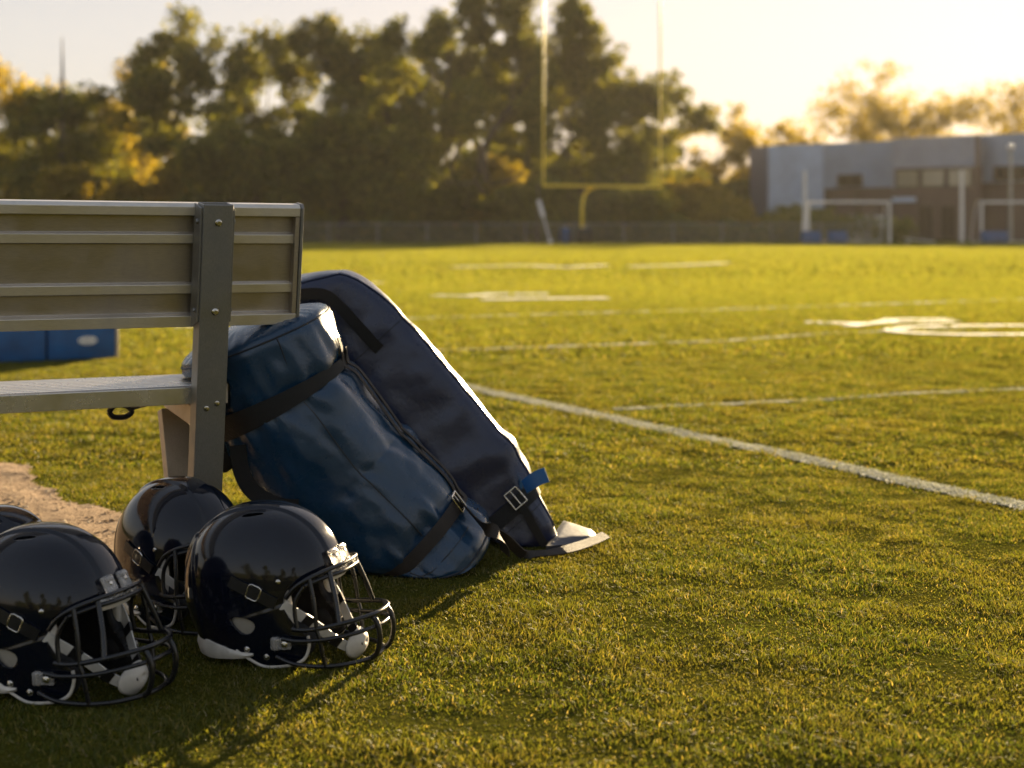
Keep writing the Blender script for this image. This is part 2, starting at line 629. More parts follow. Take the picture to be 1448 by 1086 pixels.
# loose gravel and straw on the dirt
n = 26000
gx, gy = rng.uniform(-4.2, -0.5, n), 2.6 + rng.uniform(0, 1, n) ** 1.4 * 4.4
k = on_path(gx, gy)
gx, gy = gx[k], gy[k]
n = len(gx)
sz = rng.uniform(0.0015, 0.0048, n) * (1 + 1.1 * (rng.uniform(0, 1, n) > 0.95))
base = np.array([[1, 0, 0], [-0.5, 0.87, 0], [-0.5, -0.87, 0], [0.1, 0, 1.1]])
ang = rng.uniform(0, 6.28, n)
st = 1 + 2.2 * (rng.uniform(0, 1, n) > 0.75)
lx = base[None, :, 0] * st[:, None] * sz[:, None]
ly = base[None, :, 1] * sz[:, None]
V = np.stack([gx[:, None] + lx * np.cos(ang)[:, None] - ly * np.sin(ang)[:, None], gy[:, None] + lx * np.sin(ang)[:, None] + ly * np.cos(ang)[:, None],
              (hgt(gx, gy) + 0.006)[:, None] + base[None, :, 2] * sz[:, None] + 0 * lx], -1).reshape(-1, 3)
o4 = (np.arange(n) * 4)[:, None, None]
Fq = (o4 + np.array([[0, 1, 3], [1, 2, 3], [2, 0, 3]])[None]).reshape(-1, 3)
tag(link_np('gravel', V, Fq, M['gravel'], nv=3), kind='stuff')


# ---- painted field lines and numerals
def blade_mesh(x, y, z, h, wd, az, lean, curl, face):
    """N blades -> verts (N*5,3), tris; az = lean direction, face = direction the flat side is turned"""
    N = len(x)
    dx, dy = np.cos(az), np.sin(az)
    fx, fy = np.cos(face), np.sin(face)
    P0 = np.stack([x, y, z], 1)
    mid = np.stack([x + dx * h * lean * 0.45, y + dy * h * lean * 0.45, z + h * (0.62 - 0.12 * curl)], 1)
    tip = np.stack([x + dx * h * (lean + curl), y + dy * h * (lean + curl), z + h * (1 - 0.45 * curl)], 1)
    W = np.stack([fx, fy, 0 * fx], 1) * (wd / 2)[:, None]
    V = np.stack([P0 - W, P0 + W, mid - W * 0.75, mid + W * 0.75, tip], 1).reshape(-1, 3)
    o = (np.arange(N) * 5)[:, None, None]
    T = (o + np.array([[0, 1, 3], [0, 3, 2], [2, 3, 4]])[None]).reshape(-1, 3)
    return V, T


def seg_dist(x, y, a, b):
    ax, ay, bx, by = a[0], a[1], b[0], b[1]
    t = np.clip(((x - ax) * (bx - ax) + (y - ay) * (by - ay)) / ((bx - ax) ** 2 + (by - ay) ** 2), 0, 1)
    return np.hypot(x - ax - t * (bx - ax), y - ay - t * (by - ay))


SIDE_A, SIDE_B = G(628, 541), G(1520, 731)
CROSS_A, CROSS_B = G(868, 579), G(1700, 538)


def painted(name, pts, width, closed=False, z=0.006, blades=0, faint=0.0):
    """strip along pts, its edges frayed, with painted stubble standing in it"""
    pts = [Vector((p[0], p[1], 0)) for p in pts]
    if closed:
        pts.append(pts[0])
    dense = []
    for a, b in zip(pts[:-1], pts[1:]):
        L = (b - a).length
        k = max(1, int(L / (0.04 if a.length < 9 else 0.25)))
        dense += [a.lerp(b, i / k) for i in range(k)]
    dense.append(pts[-1])
    vs, fs, nn = [], [], 5
    for i, p in enumerate(dense):
        t = (dense[min(i + 1, len(dense) - 1)] - dense[max(i - 1, 0)]).normalized()
        s = Vector((-t.y, t.x, 0))
        for k in range(nn):
            u = (k / (nn - 1) - 0.5) * width
            if k in (0, nn - 1):
                u *= 1 + 0.2 * float(vnoise(p.x * 9, p.y * 9, k, 41))
            q = p + s * u
            vs.append((q.x, q.y, float(hgt(q.x, q.y)) + z))
    for i in range(len(dense) - 1):
        for k in range(nn - 1):
            a = i * nn + k
            fs.append((a, a + 1, a + nn + 1, a + nn))
    V = np.array(vs)
    T = np.array([t for f in fs for t in ((f[0], f[1], f[2]), (f[0], f[2], f[3]))])
    nb = 0
    if blades:
        i = rng.integers(0, len(dense) - 1, blades)
        D = np.array([tuple(p) for p in dense])
        a, b = D[i], D[i + 1]
        tt = rng.uniform(0, 1, blades)
        q = a + (b - a) * tt[:, None]
        dv = (b - a) / np.linalg.norm(b - a, axis=1)[:, None]
        u = rng.uniform(-0.5, 0.5, blades) * width * (1.0 + 0.2 * rng.standard_normal(blades))
        qx, qy = q[:, 0] - dv[:, 1] * u, q[:, 1] + dv[:, 0] * u
        BV, BT = blade_mesh(qx, qy, hgt(qx, qy), rng.uniform(0.005, 0.013, blades), rng.uniform(0.003, 0.006, blades), rng.uniform(0, 6.28, blades),
                            rng.uniform(0.2, 1.0, blades), rng.uniform(0.1, 0.6, blades), rng.uniform(0, 6.28, blades))
        T = np.concatenate([T, BT + len(V)])
        V = np.concatenate([V, BV])
        nb = len(BT)
    o = link_np(name, V, T, M['linepaint'], nv=3)
    o.data.materials.append(M['whiteblade'])
    if nb:
        mi = np.zeros(len(T), np.int32)
        mi[-nb:] = 1
        o.data.polygons.foreach_set('material_index', mi)
    return tag(o, kind='structure')


painted('painted_sideline', [SIDE_A, SIDE_B], 0.092, blades=17000, z=0.003)
painted('painted_line', [CROSS_A, CROSS_B], 0.045, blades=3000, z=0.001)
painted('painted_line', [G(600, 497), G(1020, 483), G(1172, 472), G(1500, 459)], 0.06, blades=7000)
painted('painted_line', [G(560, 452), G(627, 449), G(1020, 438), G(1500, 422)], 0.09, blades=6000)
painted('painted_line', [G(500, 402), G(545, 400)], 0.35, blades=0)
painted('painted_line', [G(235, 463), G(274, 461)], 0.30, blades=0)
painted('painted_line', [G(640, 379), G(740, 376), G(800, 379), G(858, 376)], 0.28, z=0.018)
painted('painted_line', [G(890, 378), G(960, 376), G(1030, 373)], 0.28, z=0.018)


def ell(cx, cy, rx, ry, n=28):
    c = G(cx, cy)
    a, b = G(cx + rx, cy) - c, (G(cx, cy - ry) - G(cx, cy + ry)) / 2
    return [c + a * math.cos(2 * math.pi * k / n) + b * math.sin(2 * math.pi * k / n) for k in range(n)]


# big field numerals, seen almost edge on
painted('painted_numeral', [G(1345, 453), G(1262, 453), G(1250, 458), G(1212, 459), G(1140, 457)], 0.17, z=0.012, blades=7000)
painted('painted_numeral', [G(1200, 463), G(1245, 457), G(1300, 458), G(1352, 456)], 0.13, z=0.014, blades=5000)
painted('painted_numeral', ell(1400, 468, 140, 6.5), 0.13, closed=True, z=0.012, blades=6000)
painted('painted_numeral', [G(615, 419), G(660, 420), G(700, 417), G(775, 417)], 0.3, z=0.014, blades=7000)
painted('painted_numeral', [G(680, 425), G(760, 424), G(860, 423)], 0.28, z=0.016, blades=7000)

# ================================================================== GRASS
def field_pts(y0, y1, dens, margin):
    area = 0.38 * (y1 ** 2 - y0 ** 2) + 2 * margin * (y1 - y0)
    n = int(area * dens)
    # sample y with density proportional to the width of the view there
    yy = rng.uniform(y0, y1, n * 2)
    hw = 0.38 * yy + margin
    keep = rng.uniform(0, 1, n * 2) < hw / hw.max()
    yy, hw = yy[keep], hw[keep]
    xx = rng.uniform(-1, 1, len(yy)) * hw
    return xx, yy


def off_lines(x, y):
    d1 = seg_dist(x, y, SIDE_A, SIDE_B)
    d2 = seg_dist(x, y, CROSS_A, CROSS_B)
    return (d1 > 0.044 + 0.022 * rng.standard_normal(len(x))) & ((d2 > 0.02 + 0.02 * rng.standard_normal(len(x))) | (rng.uniform(0, 1, len(x)) < 0.35))


VS, TS, MI, off = [], [], [], 0
for (y0, y1, dens, mar, h0, h1, w0, w1, mi) in ((1.75, 4.6, 30000, 0.6, 0.006, 0.0145, 0.0012, 0.0023, 0),
                                               (4.6, 8.5, 9000, 1.1, 0.008, 0.017, 0.003, 0.005, 0),
                                               (8.5, 26, 1800, 2.5, 0.012, 0.024, 0.007, 0.013, 0),
                                               (11, 78, 120, 13.0, 0.016, 0.030, 0.026, 0.045, 1)):
    x, y = field_pts(y0, y1, dens, mar)
    k = ~on_path(x, y) if y0 < 9 else np.ones(len(x), bool)
    stray = rng.uniform(0, 1, len(x)) < 0.012
    k |= stray
    if y0 < 9:
        k &= off_lines(x, y)
    clump = fbm(x * 9, y * 9, 0, 51, 3)
    big = fbm(x * 2.1, y * 2.1, 0, 52, 2)
    if y1 == 26: k &= rng.uniform(0, 1, len(x)) < sstep(26, 14, y)
    if y1 == 78: k &= rng.uniform(0, 1, len(x)) < sstep(10, 25, y)
    fine = fbm(x * 24, y * 24, 0, 57, 2)
    if y0 < 8: k &= (fine + 0.6 * clump > -0.55) | (rng.uniform(0, 1, len(x)) < 0.5)
    x, y, clump, big = x[k], y[k], clump[k], big[k]
    n = len(x)
    h = rng.uniform(h0, h1, n) * np.clip(0.95 + 0.55 * clump + 0.05 * big, 0.4, 1.8)
    tall = rng.uniform(0, 1, n) < 0.02
    h[tall] *= 1.5
    lean = rng.uniform(0.1, 0.9, n)
    flat = rng.uniform(0, 1, n) < 0.10
    lean[flat] = rng.uniform(1.2, 2.2, flat.sum())
    h[flat] *= 0.6
    az = rng.uniform(0, 6.28, n) + 0.6 * vnoise(x * 7, y * 7, 0, 53) * 6
    V, T = blade_mesh(x, y, hgt(x, y) - 0.002, h, rng.uniform(w0, w1, n), az, lean, rng.uniform(0.05, 0.7, n), rng.uniform(0, 6.28, n))
    VS.append(V)
    TS.append(T + off)
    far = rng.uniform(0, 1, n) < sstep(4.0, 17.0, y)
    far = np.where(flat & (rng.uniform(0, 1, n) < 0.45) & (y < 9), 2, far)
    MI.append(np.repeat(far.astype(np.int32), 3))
    off += len(V)
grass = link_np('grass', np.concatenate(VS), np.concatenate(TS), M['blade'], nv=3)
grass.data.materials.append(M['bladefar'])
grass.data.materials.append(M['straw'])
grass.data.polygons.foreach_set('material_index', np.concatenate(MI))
tag(grass, kind='stuff')
print('grass blades', off // 5)
# ================================================================== TREES
def grow_tree(seed, levels, spread, up, n_split, trunk_frac, droop=0.0, lean=0.0, low=False):
    """skeleton in a unit-height frame -> list of (points, radii) and twig points"""
    rd = random.Random(seed)
    limbs, twigs = [], []

    def branch(p, d, L, r, lev):
        pts, rs = [p.copy()], [r]
        k = 5 if lev == 0 else 4
        dd = d.copy()
        for i in range(k):
            dd = (dd + Vector((rd.gauss(0, 0.16), rd.gauss(0, 0.16), rd.gauss(0, 0.08) + (up - droop * lev) * 0.12))).normalized()
            p = p + dd * (L / k)
            pts.append(p.copy())
            rs.append(r * (1 - 0.42 * (i + 1) / k))
            if lev >= levels - 1:
                twigs.append((p.copy(), lev))
        limbs.append((pts, rs, lev))
        if lev >= levels:
            twigs.append((p.copy(), lev))
            return
        n = n_split + (1 if rd.random() < 0.5 else 0)
        a0 = rd.uniform(0, 6.28)
        for j in range(n):
            a = a0 + 6.28 * j / n + rd.gauss(0, 0.35)
            tilt = spread * rd.uniform(0.65, 1.3)
            u = dd.orthogonal().normalized()
            v = dd.cross(u)
            nd = (dd * math.cos(tilt) + (u * math.cos(a) + v * math.sin(a)) * math.sin(tilt)).normalized()
            branch(p, nd, L * rd.uniform(0.62, 0.86), rs[-1] * 0.72, lev + 1)
        if lev <= 1:                                   # side limbs off the trunk
            for j in range(2 if not low else 4):
                q = pts[rd.choice([2, 3, 4]) if not low else rd.choice([1, 2, 3, 4])]
                a = rd.uniform(0, 6.28)
                nd = Vector((math.cos(a), math.sin(a), rd.uniform(0.1, 0.7))).normalized()
                branch(q, nd, L * rd.uniform(0.5, 0.8), r * 0.45, lev + 2 if lev + 2 <= levels else levels)

    branch(Vector((0, 0, 0)), Vector((lean, 0, 1)).normalized(), trunk_frac, 0.028, 0)
    return limbs, twigs


def make_tree(name, seed, H, W, leafmat, n_leaf, leaf, rc, label, group=None, cat='tree', levels=4, spread=0.55, up=0.6, n_split=2, trunk_frac=0.3, droop=0.15, lean=0.0, low=False,
              bark='bark', thick=1.0):
    limbs, twigs = grow_tree(seed, levels, spread, up, n_split, trunk_frac, droop, lean, low)
    tp = np.array([tuple(p) for p, _ in twigs])
    hx = np.percentile(np.abs(tp[:, 0] - lean * 0.3), 96)
    hy = np.percentile(np.abs(tp[:, 1]), 96)
    hz = tp[:, 2].max()
    S = Vector((W / 2 / hx, W / 2 / hy, H / hz))
    root = empty(name, label=label, cat=cat, group=group)
    mb = MB()
    for pts, rs, lev in limbs:
        if lev > 3 and n_leaf:
            continue
        q = [Vector((p.x * S.x, p.y * S.y, p.z * S.z)) for p in pts]
        mb.tube(q, [max(0.012, r * H * thick) for r in rs], n=7 if lev < 2 else 4, caps=False)
    mb.build('trunk', M[bark], root, smooth=True, sharp=180)
    if n_leaf:
        n_leaf, leaf = int(n_leaf * 1.5), leaf * 0.8
        rg = np.random.default_rng(seed)
        c = tp * np.array(S)
        per = max(4, n_leaf // len(c))
        wgt = rg.uniform(0.2, 1.8, len(c))
        P_, R_ = [], []
        for (q, wq) in zip(c, wgt):
            k = int(per * wq) + 1
            d = rg.standard_normal((k, 3))
            d /= np.linalg.norm(d, axis=1)[:, None]
            rr = rg.uniform(0.15, 1.0, k) ** 0.6
            P_.append(q + d * (rr * rc * rg.uniform(0.6, 1.3))[:, None] * np.array([1, 1, 0.75]))
        P_ = np.concatenate(P_)
        k = len(P_)
        u = rg.standard_normal((k, 3))
        u /= np.linalg.norm(u, axis=1)[:, None]
        v = np.cross(u, rg.standard_normal((k, 3)))
        v /= np.linalg.norm(v, axis=1)[:, None]
        s = (leaf * rg.uniform(0.6, 1.5, k))[:, None]
        V = np.stack([P_ - u * s, P_ - v * s * 0.55, P_ + u * s, P_ + v * s * 0.55], 1).reshape(-1, 3)
        Q = np.arange(k * 4).reshape(-1, 4)
        link_np('crown', V, Q, M[leafmat], root)
    return root


def place(o, px, d, rz=0.0, sc=1.0):
    o.location = ((px - CX) / F * d, d, -0.05)
    o.rotation_euler = (0, 0, rz)
    o.scale = (sc, sc, sc)
    return o


def Hpx(ytop, d):                     # height whose top shows at ytop
    return CAMH - (ytop - HY) / F * d


GT = 'trees beyond the far end of the field'


def T(px, d, ytop, wpx, mat, n, leaf, rc, seed, label, **k):
    o = make_tree(k.pop('name', 'tree'), seed, Hpx(ytop, d), wpx / F * d, mat, n, leaf, rc, label, GT, **k)
    return place(o, px, d)


T(-25, 96, 80, 190, 'leafgold', 5000, 0.2, 0.9, 1, 'golden-edged tree cut off by the left border of the photo')
T(62, 92, 118, 190, 'leaf', 9000, 0.22, 1.0, 2, 'low broad dark tree behind the thin bare dead trunk', low=True)
T(183, 100, 62, 110, 'leafgold', 500, 0.14, 0.7, 3, 'nearly leafless tree whose twigs fan out above its neighbours', levels=5, spread=0.4, trunk_frac=0.4)
T(170, 108, 132, 170, 'leafgold', 9000, 0.2, 0.9, 4, 'sunlit yellow-green tree between darker crowns at left', low=True)
T(290, 96, 14, 190, 'leaf', 9500, 0.23, 1.0, 5, 'tall dark tree with a rounded knobbly top above the bench back', spread=0.5)
T(385, 100, 40, 130, 'leaf', 6500, 0.22, 0.95, 6, 'mid-height olive tree wedged between two taller crowns', spread=0.48)
T(478, 94, 22, 170, 'leaf', 9500, 0.22, 0.95, 7, 'tall dark tree with two pointed tops above the bench end', spread=0.42)
T(330, 84, 172, 250, 'leaf', 15000, 0.23, 1.1, 8, 'wide dense dark tree standing low in front of the taller ones', low=True, spread=0.62)
T(480, 85, 165, 200, 'leaf', 12000, 0.23, 1.1, 9, 'dense dark tree reaching the ground above the bench end cap', low=True, spread=0.6)
T(578, 98, 78, 170, 'leaf', 12000, 0.22, 1.0, 10, 'dark tree just left of the big open-crowned tree')
T(610, 88, 190, 120, 'leaf', 7000, 0.22, 1.0, 12, 'short bushy dark tree in front of the big tree trunk', low=True)
T(700, 88, -30, 320, 'leaf', 24000, 0.17, 0.75, 11, 'biggest tree with an open crown behind the left goal upright', spread=0.62, trunk_frac=0.3, levels=5)
T(835, 92, 20, 250, 'leaf', 15000, 0.16, 0.7, 13, 'loose-crowned tree framed between the two goal uprights', spread=0.6, levels=5)
T(905, 96, 95, 170, 'leaf', 9000, 0.17, 0.75, 14, 'small loose tree behind the right goal upright')
T(1000, 124, 155, 170, 'leafgold', 7000, 0.17, 0.7, 15, 'thin golden tree between the goal and the grey building', spread=0.6, levels=5)
T(1080, 136, 178, 140, 'leafgold', 4500, 0.2, 0.8, 16, 'small sparse tree peeping over the building corner')
T(1295, 132, 90, 250, 'leafgold', 16000, 0.15, 0.95, 17, 'sparse golden tree with bare limbs rising behind the building roof', spread=0.55, levels=4, n_split=3, low=True)
T(1430, 136, 114, 200, 'leafgold', 12000, 0.15, 0.95, 18, 'golden tree behind the roof, half cut by the right border', levels=4, n_split=3, low=True)
T(645, 106, 60, 190, 'leaf', 13000, 0.19, 0.85, 27, 'plain dark tree filling the gap left of the big open-crowned tree', spread=0.55)
T(765, 104, 95, 190, 'leaf', 12000, 0.19, 0.85, 28, 'dark tree standing behind the big open-crowned tree between the uprights', spread=0.6, low=True)
T(915, 108, 150, 170, 'leaf', 9000, 0.18, 0.8, 29, 'round dense tree low behind the right goal upright', spread=0.6, low=True)
T(130, 104, 125, 170, 'leaf', 9000, 0.2, 0.9, 30, 'dark round tree behind the sunlit yellow-green one', spread=0.55, low=True)
T(760, 84, 255, 130, 'leaf', 5000, 0.18, 0.7, 19, 'dark shrub under the left goal upright behind the fence', low=True, cat='shrub', name='shrub', trunk_frac=0.2)
T(880, 86, 266, 120, 'leaf', 4500, 0.18, 0.7, 20, 'low green shrub beside the goal post base behind the fence', low=True, cat='shrub', name='shrub', trunk_frac=0.2)
T(970, 92, 258, 110, 'leafgold', 4500, 0.18, 0.75, 21, 'golden-brown shrub behind the fence right of the goal', low=True, cat='shrub', name='shrub', trunk_frac=0.2)
T(1028, 88, 288, 70, 'leafgold', 4000, 0.18, 0.7, 22, 'amber shrub growing against the building end wall', low=True, cat='shrub', name='shrub', trunk_frac=0.2)
T(680, 90, 225, 110, 'leafgold', 4500, 0.18, 0.8, 23, 'yellowish shrub under the big open-crowned tree', low=True, cat='shrub', name='shrub', trunk_frac=0.2)
T(90, 86, 240, 160, 'leafgold', 5500, 0.2, 0.8, 24, 'low golden shrub above the left end of the bench back', low=True, cat='shrub', name='shrub', trunk_frac=0.2)
T(230, 90, 225, 120, 'leafgold', 4500, 0.2, 0.8, 25, 'ragged yellow shrub beside the wide dark tree', low=True, cat='shrub', name='shrub', trunk_frac=0.2)

# thin bare dead trunk
mb = MB()
mb.tube([(0, 0, 0), (0.05, 0, 4), (-0.05, 0, 8), (0.02, 0, 10.5), (0.0, 0, 12.9)], [0.24, 0.2, 0.15, 0.1, 0.03], n=8)
mb.tube([(0, 0, 8.2), (0.5, 0, 8.9)], [0.05, 0.02], n=5)
mb.tube([(0, 0, 9.8), (-0.35, 0.1, 10.4)], [0.04, 0.015], n=5)
o = mb.build('dead_tree', M['bareflat'], smooth=True, sharp=60)
o.location = ((88 - CX) / F * 90, 90, 0)
tag(o, 'thin bare dead trunk sticking up above the low trees', 'dead tree')

# undergrowth: one mass behind the fence
rg = np.random.default_rng(5)
n = 42000
x = rg.uniform(-36, 24, n)
dd = rg.uniform(84, 93, n)
hh = (1.3 + 0.8 * vnoise(x * 0.35, 0, 0, 61) + 0.5 * vnoise(x * 1.1, 0, 0, 62))
hh = np.where(x < 2, hh * 1.5, hh)
z = rg.uniform(0, 1, n) ** 0.8 * hh
P_ = np.stack([x, dd, z], 1)
u = rg.standard_normal((n, 3)); u /= np.linalg.norm(u, axis=1)[:, None]
v = np.cross(u, rg.standard_normal((n, 3))); v /= np.linalg.norm(v, axis=1)[:, None]
s = rg.uniform(0.1, 0.25, n)[:, None]
V = np.stack([P_ - u * s, P_ - v * s * .55, P_ + u * s, P_ + v * s * .55], 1).reshape(-1, 3)
tag(link_np('undergrowth', V, np.arange(n * 4).reshape(-1, 4), M['leaf']), kind='stuff')

def woods(name, x0, x1, y0, y1, h0, n, seed, leaf, mat):
    rg = np.random.default_rng(seed)
    x, y = rg.uniform(x0, x1, n), rg.uniform(y0, y1, n)
    hh = h0 * (1 + 0.3 * vnoise(x * 0.13, 0, 0, seed) + 0.2 * vnoise(x * 0.5, 0, 0, seed + 1))
    P_ = np.stack([x, y, rg.uniform(0, 1, n) ** 0.8 * hh], 1)
    u = rg.standard_normal((n, 3)); u /= np.linalg.norm(u, axis=1)[:, None]
    v = np.cross(u, rg.standard_normal((n, 3))); v /= np.linalg.norm(v, axis=1)[:, None]
    s = rg.uniform(leaf * 0.6, leaf * 1.4, n)[:, None]
    V = np.stack([P_ - u * s, P_ - v * s * .6, P_ + u * s, P_ + v * s * .6], 1).reshape(-1, 3)
    return tag(link_np(name, V, np.arange(n * 4).reshape(-1, 4), M[mat]), kind='stuff')


woods('distant_woods', -60, 26, 118, 134, 6.5, 30000, 71, 0.4, 'leaf')
woods('woods_behind', -70, 70, -70, -58, 6.0, 14000, 73, 0.6, 'leaf')

# trees across the road behind the camera, mirrored in the helmets
for i, (x, y, sc) in enumerate(((-26, -34, 0.8), (-12, -42, 0.9), (3, -38, 0.7), (19, -44, 1.0))):
    src = [q for q in C.objects if q.get('label', '').startswith(('tall dark tree with a rounded', 'tall dark tree with two'))][i % 2]
    c = copy_tree(src)
    c.location, c.scale, c.rotation_euler = (x, y, -0.05), (sc,) * 3, (0, 0, 1.3 * i)
    c['label'] = 'dark tree of the row behind the photographer, mirrored in the helmets'
    c['group'] = 'trees behind the photographer'

# ================================================================== FENCE
FY = 79.5
fence = empty('chain_link_fence', (0, FY, 0), (0, 0, 0), 'grey chain-link fence along the far edge of the field', 'fence')
x0, x1, fh = -24.0, 20.5, 1.05
mb = MB()
mb.tube([(x0, 0, fh), (x1, 0, fh)], 0.022, n=6)
mb.tube([(x0, 0, 0.06), (x1, 0, 0.06)], 0.008, n=4)
mb.build('rail', M['steel'], fence, smooth=True)
x = x0
while x <= x1 + .1:
    MB().tube([(x, 0.03, 0), (x, 0.03, fh + 0.06)], 0.032, n=8).build('fence_post', M['steel'], fence, smooth=True)
    x += 2.75
mb = MB()
x = x0
while x < x1:
    for s in (1, -1):
        a, b = Vector((x, -0.03, 0.05)), Vector((x + s * 1.0, -0.03, fh))
        mb.tube([a, b], 0.0035, n=3, caps=False)
    x += 0.11
mb.build('wire_mesh', M['steel'], fence)

# ================================================================== GOAL POST
gc = P(823, 344, 76)
gp = empty('goal_post', (gc.x, 76, 0), (0, 0, R(0)), 'tall yellow football goal post with two uprights', 'goal post')
lw = P(768, 262, 76).x - gc.x
rw = P(937, 262, 76).x - gc.x
dy = 1.7                                   # the right upright stands farther away
mb = MB()
mb.tube(smooth_path([(0, 0, 0), (0, 0, 1.3), (0.02, 0, 1.95), (0.14, 0.15, 2.55), (0.45, 0.2, 2.9), (0.75, 0.2, 3.0)], 6), 0.085, n=12)
mb.build('gooseneck', M['yellow'], gp, smooth=True)
MB().tube([(lw, -dy * .5, 3.05), (rw, dy * .7, 3.02)], 0.075, n=12).build('crossbar', M['yellow'], gp, smooth=True)
MB().tube([(lw, -dy * .5, 3.0), (lw, -dy * .5, 13.5)], 0.058, n=10).build('upright', M['yellow'], gp, smooth=True)
MB().tube([(rw, dy * .7, 2.97), (rw, dy * .7, 13.5)], 0.058, n=10).build('upright', M['yellow'], gp, smooth=True)


def duffel(name, px, d, L, h, m, label, cat, rz=0.0):
    c = P(px, 344, d)
    r = empty(name, (c.x, d, 0), (0, 0, rz), label, cat)
    MB().rbox((0, 0, h / 2), (L, 0.45, h), 0.09, seg=4).build('body', M[m], r, smooth=True, sharp=60)
    mb = MB()
    for s in (-0.3, 0.3):
        mb.rbox((s * L, 0, h / 2), (0.05, 0.47, h + 0.02), 0.08, seg=3)
    mb.build('strap', M['web'], r, smooth=True, sharp=60)
    MB().tube(smooth_path([(-0.2 * L, 0, h), (-0.1 * L, 0, h + 0.09), (0.1 * L, 0, h + 0.09), (0.2 * L, 0, h)], 5), 0.018, n=6).build('handle', M['whitepaint'], r, smooth=True)
    return r


duffel('equipment_bag', 800, 74.5, 0.6, 0.8, 'bluefar', 'small blue equipment bag at the goal post base', 'bag')
duffel('equipment_bag', 826, 74.2, 0.8, 0.78, 'blackplastic', 'black equipment bag at the goal post base', 'bag', 0.1)

# leaning metal stake left of the goal
mb = MB()
a, b = P(762, 283, 74), P(779, 344, 74)
a, b = Vector((a.x, 74.6, a.z)), Vector((b.x, 74.0, 0.0))
mb.tube([b, a], 0.045, n=8)
mb.tube([b.lerp(a, 0.62), b.lerp(a, 1.0)], 0.11, n=10)
mb.tube([b, b.lerp(a, 0.06)], 0.12, n=10)
o = mb.build('leaning_stake', M['whitepaint'], smooth=True)
tag(o, 'slanted shiny stake leaning left of the goal post base', 'stake')
mb = MB()
mb.tube([(0, 0, 0), (0, 0, 3.2)], 0.05, n=8)
mb.disc((0, 0, 3.2), (0, 0, 1), 0.07, 0.05)
o = mb.build('fence_pole', M['bareflat'], smooth=True)
o.location = (P(761, 344, 78).x, 78, 0)
tag(o, 'thin dark pole standing behind the slanted stake', 'pole')

# ================================================================== SOCCER GOALS, POLES AND PADS
def soccer_goal(px0, px1, d, label, ybar=286):
    a, b = P(px0, ybar, d), P(px1, ybar, d)
    r = empty('soccer_goal', (a.x, d, 0), (0, 0, 0), label, 'soccer goal', 'white soccer goals at the far edge')
    W_, H_ = b.x - a.x, a.z
    MB().tube([(0, 0, H_), (W_, 0, H_)], 0.07, n=10).build('crossbar', M['whitepaint'], r, smooth=True)
    for q in (0, W_):
        MB().tube([(q, 0, 0), (q, 0, H_ + 0.07)], 0.075, n=10).build('goal_upright', M['whitepaint'], r, smooth=True)
    for q in (0, W_):
        MB().tube(smooth_path([(q, 0, H_), (q, 0.9, H_ - 0.1), (q, 1.9, 0.05)], 5), 0.03, n=6).build('stay', M['whitepaint'], r, smooth=True)
    MB().tube([(0, 1.9, 0.05), (W_, 1.9, 0.05)], 0.03, n=6).build('ground_bar', M['whitepaint'], r, smooth=True)
    return r


soccer_goal(1143, 1258, 77, 'complete white soccer goal in front of the grey building')
soccer_goal(1388, 1500, 78, 'white soccer goal cut off by the right border of the photo')


def pole(px, ytop, d, label, lamp=False):
    r = empty('lamp_post' if lamp else 'white_pole', (P(px, 344, d).x, d, 0), (0, 0, 0), label, 'lamp post' if lamp else 'pole')
    h = Hpx(ytop, d)
    MB().tube([(0, 0, 0), (0, 0, h)], [0.12, 0.09], n=10).build('shaft', M['steel' if lamp else 'whitepaint'], r, smooth=True)
    MB().tube([(0, 0, 0), (0, 0, 0.12)], 0.2, n=12).build('foot', M['steel'], r, smooth=True)
    if lamp:
        bm = bmesh.new()
        bmesh.ops.create_uvsphere(bm, u_segments=16, v_segments=10, radius=0.22)
        mb = MB()
        bm.verts.index_update()
        mb.add([q.co + Vector((0, 0, h + 0.1)) for q in bm.verts], [[q.index for q in f.verts] for f in bm.faces])
        bm.free()
        mb.build('globe', M['whitepaint'], r, smooth=True, sharp=180)
    else:
        MB().disc((0, 0, h), (0, 0, 1), 0.1, 0.06).build('cap', M['whitepaint'], r, smooth=True)
    return r


pole(1138, 243, 76, 'white pole rising beside the left upright of the complete soccer goal')
pole(1360, 243, 77, 'white pole standing alone between the two soccer goals')
pole(1429, 211, 84, 'grey lamp post with a round globe before the building', True)


def field_pad(px, d, wpx, label, h=0.62):
    r = empty('foam_pad', (P(px, 344, d).x, d, 0), (0, 0, 0), label, 'pad', 'small blue pads by the soccer goals')
    W_ = wpx / F * d
    MB().rbox((0, 0, h / 2), (W_, 0.6, h), 0.06).build('body', M['bluefar'], r, smooth=True, sharp=60)
    MB().rbox((0, 0, h + 0.012), (W_ * 0.92, 0.5, 0.03), 0.012).build('lid', M['flap'], r, smooth=True, sharp=60)
    return r


field_pad(1147, 75, 26, 'blue pad against the foot of the tall white pole at the goal')
field_pad(1184, 75.5, 26, 'blue pad lying inside the complete soccer goal')
field_pad(1397, 76, 18, 'left of the two touching blue pads in the cut-off soccer goal')
field_pad(1414, 76.3, 18, 'right of the two touching blue pads in the cut-off soccer goal')

